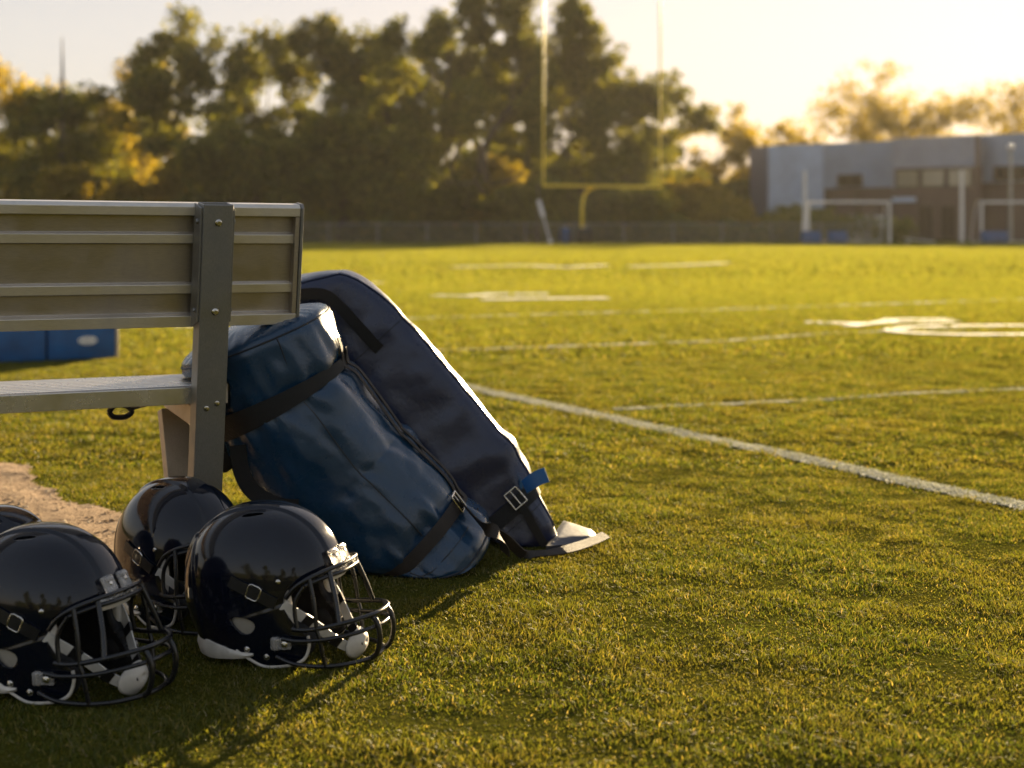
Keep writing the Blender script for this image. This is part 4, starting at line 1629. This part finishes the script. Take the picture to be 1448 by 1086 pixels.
def pad_wr(s, th, p):
    w_ = 0.003 * float(vnoise(p.x * 9, p.y * 9, p.z * 9, 91)) + 0.003 * float(vnoise(p.x * 26, p.y * 26, p.z * 26, 92))
    # creases slanting across the side
    q = (p.x * 0.8 + p.z * 0.6)
    cr = max(0, math.sin((s * 13 + p.z * 4.0) * 2.0 + 2.5 * float(vnoise(p.x * 4, p.z * 4, 1, 93)))) ** 4
    w_ += 0.009 * cr * float(sstep(0.35, 0.6, s)) * float(sstep(0.95, 0.8, s))
    w_ += 0.004 * math.exp(-((s - PS1) / 0.06) ** 2) * float(vnoise(th * 8, s * 6, 0, 94))
    return w_ * float(sstep(0, 0.03, s))


def pad_post(p):
    if p.z < 0.02:
        p = Vector((p.x, p.y, 0.003 + 0.017 * math.exp((p.z - 0.02) / 0.02)))
    return p


pad = Loft(mid, wdir, pad_dims, 5.0, pad_wr, pad_post)
pad.dims = lambda s: pad_dims(s)[::-1]                    # u runs along the width, v across the thickness
root2 = empty('blocking_pad', (mid[-1].x, mid[-1].y, 0), (0, 0, 0), 'navy vinyl blocking pad standing tilted behind the round blue bag', 'blocking pad')
INV2 = Matrix.Translation((-mid[-1].x, -mid[-1].y, 0))
kw = dict(inv=INV2, rootobj=root2)
vs, fs = pad.body(ns=120, nth=168, cap=(0.02, 0.015))
pc = child(MB().add(vs, fs), 'cover', 'navy', smooth=True, sharp=70, **kw)
tp, up_, vp = pad.frame(0.5)
sg = 1 if vp.z > 0 else -1
# the near side faces theta = pi; the upper sunlit face is sg * 90 degrees
cor_hi, cor_lo = sg * (math.pi - math.atan2(1, 1)), -sg * (math.pi - math.atan2(1, 1))
for a_ in (cor_hi, cor_lo):
    mb = MB()
    pad.line(mb, a_, 0.03, 0.97, 0.0026, 0.001, 70)
    child(mb, 'piping', 'navy', pc, smooth=True, **kw)
for s_ in (0.29, 0.90):
    mb = MB()
    pad.ring_line(mb, s_, cor_lo if cor_lo > 0 else cor_lo + 2 * math.pi, cor_hi if cor_hi > 0 else cor_hi + 2 * math.pi, 0.0012, 0.0, 50)
    child(mb, 'seam', 'seam', pc, smooth=True, **kw)


def near(px, py, out=0.006):
    p = P(px, py, PD)
    return p + Vector((0, -out, 0))


mb = MB()
hp = smooth_path([near(405, 421, .008), near(436, 415, .02), near(462, 417, .022), near(482, 433, .020), near(508, 462, .014), near(530, 487, .006), near(537, 494, .003)], 6)
wds = []
for i in range(len(hp)):
    d_ = (hp[min(i + 1, len(hp) - 1)] - hp[max(i - 1, 0)]).normalized()
    wds.append(d_.cross(Vector((0, 1, 0))))
mb.ribbon(hp, wds, 0.028, 0.003)
child(mb, 'carry_handle', 'web', smooth=True, sharp=50, **kw)
mb = MB()
pad.band(mb, PS1, 0.022, 0.002, n=168)
ps = child(mb, 'strap', 'web', smooth=True, sharp=50, **kw)
mb = MB()
cb = near(729, 703, 0.012)
ax_ = Vector((0.763, 0, 0.645)); ay_ = Vector((0.645, 0, -0.763))
square_buckle(mb, cb, ax_, ay_, 0.036, 0.044, 0.0022)
child(mb, 'buckle', 'screw', ps, smooth=True, **kw)
mb = MB()                                                 # loose strap end sticking out, blue
tabp = [near(742, 688, 0.010), near(750, 681, 0.016), near(760, 674, 0.02), near(773, 669, 0.02)]
mb.ribbon(smooth_path(tabp, 5), Vector((0.30, 0.1, 0.95)), 0.036, 0.006)
child(mb, 'strap_end', 'bluefar', ps, smooth=True, sharp=50, **kw)
mb = MB()
mb.ribbon(smooth_path([near(735, 711, 0.008), near(744, 724, 0.010), near(757, 748, 0.009), near(771, 772, 0.006)], 6), ax_, 0.020, 0.0025)
child(mb, 'strap_tail', 'web', ps, smooth=True, sharp=50, **kw)
# flat skirt lying on the turf beyond its foot
a, b, c, d = G(772, 784), G(847, 771), G(842, 760), G(797, 749)
mb = MB()
cx_ = (a + b + c + d) / 4
ring = [a, b, c, d]
nsub = 14
vs, fs = [], []
for k in range(2):
    for i in range(nsub + 1):
        for j in range(nsub + 1):
            s_, t2 = i / nsub, j / nsub
            p = (a.lerp(b, s_)).lerp(d.lerp(c, s_), t2)
            edge_ = min(s_, 1 - s_, t2, 1 - t2)
            hh_ = 0.012 + 0.010 * float(sstep(0, 0.18, edge_)) + 0.010 * (1 - s_) + 0.003 * float(vnoise(p.x * 14, p.y * 14, 0, 97))
            vs.append(Vector((p.x, p.y, hh_ if k else 0.004)))
m_ = (nsub + 1) ** 2
for i in range(nsub):
    for j in range(nsub):
        q = i * (nsub + 1) + j
        fs.append((m_ + q, m_ + q + nsub + 1, m_ + q + nsub + 2, m_ + q + 1))
        fs.append((q, q + 1, q + nsub + 2, q + nsub + 1))
rim = [i for i in range(nsub)] + [nsub + i * (nsub + 1) for i in range(nsub)] + [m_ - 1 - i for i in range(nsub)] + [m_ - 1 - nsub - i * (nsub + 1) for i in range(nsub)]
for q, q2 in zip(rim, rim[1:] + rim[:1]):
    fs.append((q, q2, q2 + m_, q + m_))
mb.add(vs, fs)
child(mb, 'skirt', 'flap', smooth=True, sharp=50, **kw)
mb = MB()
gp_ = [P(694, 748, 3.30), P(716, 762, 3.31), P(738, 783, 3.33)]
gp_ += [Vector((*G(752, 792).xy, 0.014)), Vector((*G(790, 789).xy, 0.016)), Vector((*G(830, 778).xy, 0.017)), Vector((*G(857, 769).xy, 0.022))]
gp_ = smooth_path(gp_, 6)
wl_ = []
for i, p in enumerate(gp_):
    k_ = float(sstep(10, 20, i))
    wl_.append(Vector((0.5, -0.3, 0.4)).lerp(Vector((0.05, 0.8, 0.25)), k_))
mb.ribbon(gp_, wl_, 0.026, 0.003)
child(mb, 'ground_strap', 'brownweb', smooth=True, sharp=50, **kw)

# ---------------------------------------------------------------- long blue pad lying on the field beyond the bench
rp = G(165, 507)
lr = empty('long_field_pad', (rp.x, rp.y, 0), (0, 0, R(28)), 'long blue pad lying flat on the grass beyond the bench seat', 'pad')
h_, dp = 0.205, 0.34
mb = MB()
for x0_, x1_ in ((-0.40, -0.006), (-1.72, -0.406), (-2.2, -1.726)):
    mb.rbox(((x0_ + x1_) / 2, dp / 2, h_ / 2), (x1_ - x0_, dp, h_), 0.018, seg=4)
mb.build('body', M['bluefar'], lr, smooth=True, sharp=60)
mb = MB()
mb.rbox((0.004, dp / 2, h_ / 2), (0.022, dp * 0.98, h_ * 0.99), 0.008)
mb.build('end_panel', mat_simple('sunlit_end_tan', (0.42, 0.34, 0.25), 0.7), lr, smooth=True)  # pale end cap; sunlight on the end face is put into its colour
mb = MB()
mb.rbox((-1.1, dp / 2, h_ + 0.003), (2.18, dp * 0.86, 0.012), 0.005)
mb.build('top_panel', M['flap'], lr, smooth=True)
mb = MB()
mb.tube([(-0.17 + 0.055 * math.cos(k * math.pi / 12), -0.003, h_ * 0.56 + 0.024 * math.sin(k * math.pi / 12)) for k in range(24)], 0.004, n=5, closed=True)
mb.rbox((-0.17, -0.001, h_ * 0.56), (0.085, 0.005, 0.034), 0.002)
mb.build('badge', M['whitepaint'], lr, smooth=True)
# ================================================================== FOOTBALL HELMETS
ZC, HH, HN = 0.130, 0.150, 2.25


def hdims(z):
    """section of the shell at height z: scale, front, back and side half-sizes"""
    z = np.asarray(z, float)
    h = np.clip((z - ZC) / HH, 0, 1)
    s = np.maximum(1 - h ** 2.2, 0) ** (1 / 2.2)
    q = np.clip((ZC - z) / ZC, 0, 1.3)
    rf = 0.150 + 0.060 * sstep(0.1, 0.85, q)
    rb = 0.158 - 0.040 * sstep(0.15, 1.0, q)
    ry = 0.118 * (1 - 0.10 * q ** 2)
    return s, rf, rb, ry


def hy(x, z, off=0.0):
    s, rf, rb, ry = (float(k) for k in hdims(z))
    r = (rf if x > 0 else rb) * s
    return max(0.0, 1 - abs(x / r) ** HN) ** (1 / HN) * ry * s + off


def hsurf(x, z, side, off=0.0):
    """point and outward normal on the side of the shell"""
    y = hy(x, z)
    p = Vector((x, y, z))
    e = 0.003
    dx = Vector((2 * e, hy(x + e, z) - hy(x - e, z), 0))
    dz = Vector((0, hy(x, z + e) - hy(x, z - e), 2 * e))
    n = dz.cross(dx)
    n.normalize()
    if n.y < 0: n = -n
    p = p + n * off
    if side < 0:
        p.y, n.y = -p.y, -n.y
    return p, n


def chaikin(poly, k=3):
    for _ in range(k):
        out = []
        for i in range(len(poly)):
            a, b = np.array(poly[i]), np.array(poly[(i + 1) % len(poly)])
            out += [tuple(a * 0.75 + b * 0.25), tuple(a * 0.25 + b * 0.75)]
        poly = out
    return poly


def sdf(x, y, poly):
    d = np.full(x.shape, 1e9)
    n = len(poly)
    for i in range(n):
        d = np.minimum(d, seg_dist(x, y, poly[i], poly[(i + 1) % n]))
    return np.where(in_poly(x, y, poly), -d, d)


CUT = [(0.60, 0.142), (0.22, 0.146), (0.155, 0.150), (0.120, 0.158), (0.092, 0.152), (0.078, 0.128), (0.082, 0.104), (0.104, 0.074), (0.128, 0.056), (0.133, 0.042), (0.124, 0.016),
       (0.104, 0.004), (0.070, -0.002), (0.045, -0.004), (0.012, 0.012), (-0.014, 0.022), (-0.06, 0.022), (-0.095, 0.028), (-0.13, 0.040), (-0.30, 0.046), (-0.30, -0.30), (0.60, -0.30)]
EAR = [(-0.026, 0.090), (0.020, 0.089), (0.032, 0.074), (0.012, 0.054), (-0.010, 0.066)]
VENT = [(-0.030, 0.050), (0.012, 0.042), (0.014, 0.052), (-0.028, 0.060)]


def shell_grid(scale=1.0, nu=260, n_up=90, n_lo=56, ridge=True):
    hs = np.linspace(0, math.pi / 2, n_up)
    zz = np.concatenate([ZC + HH * np.cos(hs) ** (2 / 2.2), np.linspace(ZC, -0.03, n_lo + 1)[1:]])
    ss = np.concatenate([np.sin(hs) ** (2 / 2.2), np.ones(n_lo)])
    _, rf, rb, ry = hdims(zz)
    ph = np.linspace(0, 2 * math.pi, nu, endpoint=False)
    c, sn = np.cos(ph), np.sin(ph)
    cx, sy = np.sign(c) * np.abs(c) ** (2 / HN), np.sign(sn) * np.abs(sn) ** (2 / HN)
    rx = np.where(c[None, :] > 0, rf[:, None], rb[:, None]) * ss[:, None]
    Xg, Yg = rx * cx[None], (ry * ss)[:, None] * sy[None]
    Zg = np.repeat(zz[:, None], nu, 1)
    ctr = np.array([0, 0, 0.12])
    Pg = (np.stack([Xg, Yg, Zg], -1) - ctr) * scale + ctr
    if ridge:
        nrm = Pg - np.array([0, 0, 0.11])
        nrm /= np.linalg.norm(nrm, axis=-1, keepdims=True)
        ay_ = np.abs(Pg[..., 1])
        wdt = 0.026 + 0.012 * sstep(0.05, -0.1, Pg[..., 0])
        top = sstep(0.10, 0.19, Pg[..., 2])
        d = 0.0042 * sstep(wdt + 0.005, wdt - 0.002, ay_) * top
        # raised plate over the back and the ear
        rear = sstep(-0.098, -0.106, Pg[..., 0] + 0.25 * (Pg[..., 2] - 0.12)) * sstep(0.235, 0.215, Pg[..., 2])
        d += 0.0035 * rear
        # shallow step above the jaw
        jaw = sstep(0.092, 0.084, Pg[..., 2] - 0.35 * np.clip(Pg[..., 0], -0.03, 0.1)) * sstep(-0.04, -0.025, Pg[..., 0])
        d += 0.0022 * jaw
        Pg = Pg + nrm * d[..., None]
    ny_ = len(zz)
    idx = np.arange(ny_ * nu).reshape(ny_, nu)
    r = np.roll(idx, -1, 1)
    T1 = np.stack([idx[:-1], idx[1:], r[1:]], -1).reshape(-1, 3)
    T2 = np.stack([idx[:-1], r[1:], r[:-1]], -1).reshape(-1, 3)
    return Pg.reshape(-1, 3), np.concatenate([T1, T2])


def clip(V, T, f):
    """keep the part of the triangles where f > 0"""
    V, f = list(map(tuple, V)), list(f)
    out, cache = [], {}

    def cut(a, b):
        k = (min(a, b), max(a, b))
        if k not in cache:
            t = f[a] / (f[a] - f[b])
            V.append(tuple(V[a][i] + (V[b][i] - V[a][i]) * t for i in range(3)))
            f.append(0.0)
            cache[k] = len(V) - 1
        return cache[k]

    for tri in T:
        s = [f[i] > 0 for i in tri]
        if all(s):
            out.append(tuple(tri))
        elif any(s):
            poly = []
            for i in range(3):
                a, b = tri[i], tri[(i + 1) % 3]
                if f[a] > 0: poly.append(a)
                if (f[a] > 0) != (f[b] > 0): poly.append(cut(a, b))
            for i in range(1, len(poly) - 1):
                out.append((poly[0], poly[i], poly[i + 1]))
    used = sorted({i for t_ in out for i in t_})
    mp = {u: k for k, u in enumerate(used)}
    return np.array([V[u] for u in used]), np.array([[mp[i] for i in t_] for t_ in out])


def cut_shell(V, T, cuts):
    for fn in cuts:
        V, T = clip(V, T, fn(V[:, 0], V[:, 1], V[:, 2]))
    return V, T


CUTP, EARP, VENTP = chaikin(CUT, 2), chaikin(EAR, 2), chaikin(VENT, 2)


def make_helmet():
    root = empty('football_helmet', (0, 0, 0))
    V, T = shell_grid()
    V, T = cut_shell(V, T, [lambda x, y, z: sdf(x, z, CUTP), lambda x, y, z: sdf(x, z, EARP),
                            lambda x, y, z: np.where(z > 0.15, sdf(x, np.abs(y), VENTP), 1.0)])
    sh = link('shell', V, T, M['shell'], root, smooth=True, sharp=180)
    md = sh.modifiers.new('thickness', 'SOLIDIFY')
    md.thickness, md.offset, md.use_even_offset = 0.0045, -1, True
    # dark foam inside
    V, T = shell_grid(0.93, 120, 44, 26, False)
    lin = chaikin([(px_ + (0.004 if px_ < 0.2 else 0), pz_ + (0.006 if pz_ < 0.1 else -0.004)) for px_, pz_ in CUT], 2)
    V, T = cut_shell(V, T, [lambda x, y, z: sdf(x, z, lin)])
    ln = link('liner', V, T, M['blackfoam'], root, smooth=True, sharp=180)
    md = ln.modifiers.new('thickness', 'SOLIDIFY')
    md.thickness, md.offset = 0.020, -1
    # pads
    for side in (-1, 1):
        def blob(c, r, rot=0.0):
            bm = bmesh.new()
            bmesh.ops.create_uvsphere(bm, u_segments=24, v_segments=16, radius=1)
            mr = Matrix.Rotation(rot, 3, 'Y')
            for q in bm.verts:
                w_ = Vector([math.copysign(abs(k) ** 0.75, k) for k in q.co])
                q.co = mr @ Vector((w_.x * r[0], w_.y * r[1], w_.z * r[2])) + Vector(c)
            bm.verts.index_update()
            m_ = MB().add([q.co.copy() for q in bm.verts], [[q.index for q in f.verts] for f in bm.faces])
            bm.free()
            return m_
        blob((0.086, side * 0.093, 0.098), (0.008, 0.008, 0.044), -0.12).build('jaw_pad', M['white'], root, smooth=True, sharp=180)
        blob((0.088, side * 0.080, 0.038), (0.030, 0.012, 0.024), 0.4).build('cheek_pad', M['blackfoam'], root, smooth=True, sharp=180)
        blob((0.002, side * 0.1025, 0.072), (0.034, 0.008, 0.022)).build('ear_pad', M['creampad_shaded'], root, smooth=True, sharp=180)
        # pale edging that shows below the shell
        e = [hsurf(x, z, side, 0.001)[0] for x, z in ((-0.012, 0.027), (0.012, 0.013), (0.04, 0.000), (0.068, 0.000), (0.100, 0.006), (0.119, 0.018), (0.1265, 0.040), (0.1235, 0.058))]
        MB().tube(smooth_path(e, 6), 0.0032, n=8).build('edge_trim', M['white'], root, smooth=True)
        # snaps along the jaw
        for x, z in ((0.010, 0.030), (0.048, 0.018)):
            p, n = hsurf(x, z, side, 0.0)
            MB().disc(p, n, 0.0062, 0.004, 18).disc(p + n * .004, n, 0.003, 0.002, 12).build('snap', M['screw'], root, smooth=True, sharp=50)
        # small rivet near the brow edge
        p, n = hsurf(0.070, 0.158, side, 0.0)
        MB().disc(p, n, 0.0045, 0.0025, 14).build('rivet', M['screw'], root, smooth=True, sharp=50)
        # buckle with its dark strap slot on the temple
        p, n = hsurf(0.026, 0.138, side, 0.004)
        a_ = (Vector((0.93, 0, -0.37)) - n * Vector((0.93, 0, -0.37)).dot(n)).normalized()
        b_ = n.cross(a_)
        mb = MB()
        w2, h2 = 0.0115, 0.0115
        cs = [p + a_ * (sx * w2) + b_ * (sy * h2) for sx, sy in ((-1, -1), (-.6, -1.15), (.6, -1.15), (1, -1), (1.1, -.5), (1.1, .5), (1, 1), (.6, 1.15), (-.6, 1.15), (-1, 1), (-1.1, .5), (-1.1, -.5))]
        mb.tube(cs, 0.0017, n=8, closed=True)
        bk_ = mb.build('strap_buckle', M['screw'], root, smooth=True, sharp=180)
        mb = MB()
        pts = []
        for x, z in ((-0.022, 0.156), (-0.006, 0.150), (0.012, 0.143), (0.026, 0.138), (0.045, 0.129), (0.066, 0.118)):
            pts.append(hsurf(x, z, side, 0.0035))
        mb.ribbon(smooth_path([q[0] for q in pts], 5), [b_] * 26, 0.021, 0.003)
        mb.build('temple_strap', M['blackplastic'], root, smooth=True, sharp=50)
        # clear jaw clip with its screw
        p, n = hsurf(0.080, 0.046, side, 0.006)
        a_ = (ex - n * n.x).normalized()
        b_ = n.cross(a_)
        Mx = Matrix((a_, b_, n)).transposed()
        mb = MB()
        mb.rbox(p, (0.034, 0.022, 0.009), 0.0042, Mx)
        mb.rbox(p - a_ * 0.014, (0.016, 0.024, 0.012), 0.004, Mx)
        jc = mb.build('jaw_clip', M['clear'], root, smooth=True, sharp=50)
        MB().disc(p + n * 0.0042 + a_ * 0.005, n, 0.0062, 0.003, 18).disc(p + n * .007 + a_ * .005, n, 0.0028, 0.0016, 6).build('screw', M['screw'], jc, smooth=True, sharp=40)
        # clear brow clip
        zb_ = 0.182
        y_ = side * 0.021
        s_, rf_, rb_, ry_ = (float(k) for k in hdims(zb_))
        xb = rf_ * s_ * (1 - (abs(y_) / (ry_ * s_)) ** HN) ** (1 / HN)
        n = Vector((0.86, side * 0.06, 0.5)).normalized()
        p = Vector((xb, y_, zb_)) + n * 0.010
        b_ = Vector((0, 1, 0)); b_ = (b_ - n * b_.dot(n)).normalized()
        c_ = n.cross(b_)
        Mx = Matrix((b_, c_, n)).transposed()
        mb = MB()
        mb.rbox(p + c_ * 0.004, (0.030, 0.034, 0.007), 0.003, Mx)
        mb.rbox(p - c_ * 0.016 + n * 0.003, (0.026, 0.014, 0.016), 0.005, Mx)
        mb.rbox(p + c_ * 0.013 + n * 0.002, (0.020, 0.008, 0.012), 0.003, Mx)
        bc = mb.build('brow_clip', M['clear'], root, smooth=True, sharp=50)
        MB().disc(p + n * 0.003 + c_ * 0.006, n, 0.0045, 0.003, 14).build('screw', M['screw'], bc, smooth=True, sharp=40)
    # bumpers
    mb = MB()
    prev = []
    m_ = 48
    for i in range(m_ + 1):                                # round the back of the neck
        a = math.pi * (0.455 + 1.09 * i / m_)
        _, rf_, rb_, ry_ = (float(k) for k in hdims(0.035))
        c, s_ = math.cos(a), math.sin(a)
        x_ = rb_ * math.copysign(abs(c) ** (2 / HN), c)
        y_ = ry_ * math.copysign(abs(s_) ** (2 / HN), s_)
        fade = min(1, 5 * i / m_, 5 * (m_ - i) / m_) ** 0.5
        zt, zb2 = 0.025 + (0.014 if x_ < -0.08 else 0.014 * max(0, (-x_) / 0.08)), 0.004 + 0.014 * (1 - fade)
        prev.append([Vector((x_ * k, y_ * k, z_)) for k, z_ in ((0.95, zt), (1.025, zt - 0.002), (1.045, (zt + zb2) / 2), (1.0, zb2), (0.94, zb2 + 0.002))])
    vs = [q for r in prev for q in r]
    fs = [(i * 5 + k, i * 5 + (k + 1) % 5, i * 5 + 5 + (k + 1) % 5, i * 5 + 5 + k) for i in range(m_) for k in range(5)]
    fs += [(4, 3, 2, 1, 0), tuple(m_ * 5 + k for k in range(5))]
    mb.add(vs, fs)
    mb.build('neck_bumper', M['white'], root, smooth=True, sharp=60)
    mb = MB()
    arc = []
    for i in range(25):
        y_ = -0.046 + 0.092 * i / 24
        s_, rf_, rb_, ry_ = (float(k) for k in hdims(0.158))
        x_ = rf_ * s_ * (1 - (abs(y_) / (ry_ * s_)) ** HN) ** (1 / HN)
        arc.append(Vector((x_ + 0.004, y_, 0.159)))
    mb.ribbon(arc, (0.25, 0, 1), 0.018, 0.007)
    mb.build('front_bumper', M['white'], root, smooth=True, sharp=50)

    # face mask
    def sym(pts):                                          # near-side points to the middle, mirrored
        pts = [Vector(p) for p in pts]
        return pts + [Vector((p.x, -p.y, p.z)) for p in pts[::-1]]

    fm = MB()
    r_ = 0.0042
    A = sym([(0.086, -0.108, 0.128), (0.104, -0.106, 0.150), (0.128, -0.096, 0.166), (0.152, -0.066, 0.176), (0.168, -0.030, 0.181)])
    A2 = sym([(0.120, -0.101, 0.152), (0.148, -0.073, 0.163), (0.170, -0.034, 0.168)])
    B = sym([(0.100, -0.112, 0.074), (0.128, -0.109, 0.073), (0.165, -0.098, 0.079), (0.200, -0.078, 0.086), (0.226, -0.050, 0.091), (0.238, -0.020, 0.093)])
    B2 = sym([(0.082, -0.116, 0.056), (0.112, -0.114, 0.053), (0.160, -0.102, 0.056), (0.200, -0.080, 0.062), (0.228, -0.050, 0.067), (0.240, -0.020, 0.069)])
    D = sym([(0.070, -0.115, 0.022), (0.105, -0.115, 0.011), (0.150, -0.102, 0.006), (0.190, -0.080, 0.006), (0.218, -0.050, 0.008), (0.230, -0.020, 0.009)])
    for q, rr in ((A, r_), (A2, r_), (B, r_ * 1.1), (B2, r_), (D, r_)):
        fm.tube(smooth_path(q, 5), rr, n=8)
    for s in (-1, 1):
        for pts, rr in (([(0.226, s * 0.036, 0.092), (0.240, s * 0.037, 0.075), (0.245, s * 0.037, 0.045), (0.238, s * 0.036, 0.018), (0.226, s * 0.034, 0.008)], r_ * 1.25),
                        ([(0.128, s * 0.097, 0.165), (0.140, s * 0.102, 0.120), (0.146, s * 0.105, 0.076), (0.152, s * 0.104, 0.055), (0.160, s * 0.098, 0.006)], r_),
                        ([(0.154, s * 0.064, 0.172), (0.172, s * 0.076, 0.125), (0.184, s * 0.088, 0.083)], r_ * 1.25),
                        ([(0.120, s * 0.101, 0.152), (0.104, s * 0.108, 0.120), (0.110, s * 0.111, 0.074)], r_)):
            fm.tube(smooth_path(pts, 5), rr, n=8)
    fm.build('face_mask', M['mask'], root, smooth=True, sharp=60)

    # chin strap with its cup
    cs_ = None
    for s in (-1, 1):
        mb = MB()
        up1 = smooth_path([hsurf(0.078, 0.116, s, 0.003)[0], Vector((0.108, s * 0.088, 0.092)), Vector((0.132, s * 0.066, 0.068)), Vector((0.158, s * 0.046, 0.040)), Vector((0.178, s * 0.030, 0.024))], 6)
        mb.ribbon(up1, Vector((0.5, 0, 0.85)), 0.019, 0.0028)
        lo1 = smooth_path([hsurf(0.118, 0.036, s, 0.002)[0], Vector((0.145, s * 0.072, 0.028)), Vector((0.172, s * 0.034, 0.018))], 6)
        st_ = mb.build('chin_strap', M['whitestrap'], root, smooth=True, sharp=50)
        for i0, i1 in ((7, 10), (17, 20)):
            MB().ribbon(up1[i0:i1 + 1], Vector((0.5, 0, 0.85)), 0.0205, 0.0046).build('strap_slider', M['blackplastic'], st_, smooth=True, sharp=50)
        cs_ = st_
    mb = MB()
    vs, fs = [], []
    nu_, nv_ = 14, 28
    for lay in (0, 1):
        for i in range(nu_ + 1):
            for j in range(nv_):
                r = i / nu_
                a = 2 * math.pi * j / nv_
                rr = 1 - 0.10 * lay
                yy, zz = 0.036 * r * math.cos(a) * rr, 0.026 * r * math.sin(a) * rr
                dome = 0.018 * (1 - r ** 2.2) * (1 - 0.14 * lay) - (0.010 * (yy / 0.036) ** 2)
                hole = 0.004 * math.exp(-((r - 0.0) / 0.16) ** 2)
                vs.append(Vector((0.188 + dome - hole, yy * 1.15, 0.025 + zz * 1.12 + 0.25 * dome)))
    off_ = (nu_ + 1) * nv_
    for lay in (0, 1):
        for i in range(nu_):
            for j in range(nv_):
                q = lay * off_ + i * nv_ + j
                q2 = lay * off_ + i * nv_ + (j + 1) % nv_
                fs.append((q, q2, q2 + nv_, q + nv_))
    for j in range(nv_):
        q, q2 = nu_ * nv_ + j, nu_ * nv_ + (j + 1) % nv_
        fs.append((q, q2, q2 + off_, q + off_))
    mb.add(vs, fs)
    cup = mb.build('chin_cup', M['white'], root, smooth=True, sharp=180)
    mb = MB()
    for yy in (-0.014, 0.014):
        mb.disc((0.2005, yy, 0.029), (1, 0, 0.2), 0.0045, 0.0018, 14)
    mb.build('cup_vent', M['blackplastic'], cup, smooth=True)
    return root


helm = make_helmet()
HG = 'football helmets on the grass'


def pose(o, px, py_base, d, yaw, label, pitch=0.0, roll=0.0, dz=0.004, sc=0.95):
    o.location = ((px - CX) / F * d, d, dz + float(hgt((px - CX) / F * d, d)))
    o.rotation_euler = Euler((R(roll), R(pitch), R(yaw)), 'XYZ')
    o.scale = (sc,) * 3
    return tag(o, label, 'helmet', HG)


h2, h3, h4 = (copy_tree(helm) for _ in range(3))
pose(helm, 378.5, 0, 2.62, -15, 'front helmet by the blue bag with its white chin cup hanging inside the mask')
pose(h2, 66, 0, 2.44, -19, 'helmet cut off by the left border, chin strap lying in its mask')
pose(h3, 256, 0, 2.88, -44, 'helmet at the foot of the bench post, behind the two front helmets', sc=0.955)
pose(h4, 6, 0, 2.74, 158, 'helmet of which only the top shows behind the left front helmet', roll=0, pitch=14, dz=-0.01, sc=0.90)
# ================================================================== HAZE
hz = bpy.data.materials.new('evening_haze')
hz.use_nodes = True
ht = hz.node_tree
ht.nodes.clear()
ho = ht.nodes.new('ShaderNodeOutputMaterial')
pv = ht.nodes.new('ShaderNodeVolumePrincipled')
pv.inputs['Color'].default_value = (1.0, 0.93, 0.82, 1)
pv.inputs['Density'].default_value = HAZE_D
pv.inputs['Anisotropy'].default_value = HAZE_G
ht.links.new(pv.outputs[0], ho.inputs['Volume'])
mb = MB()
mb.box((0, 0, 15.0), (240, 420, 32))
hb = mb.build('haze', hz)
tag(hb, kind='stuff')
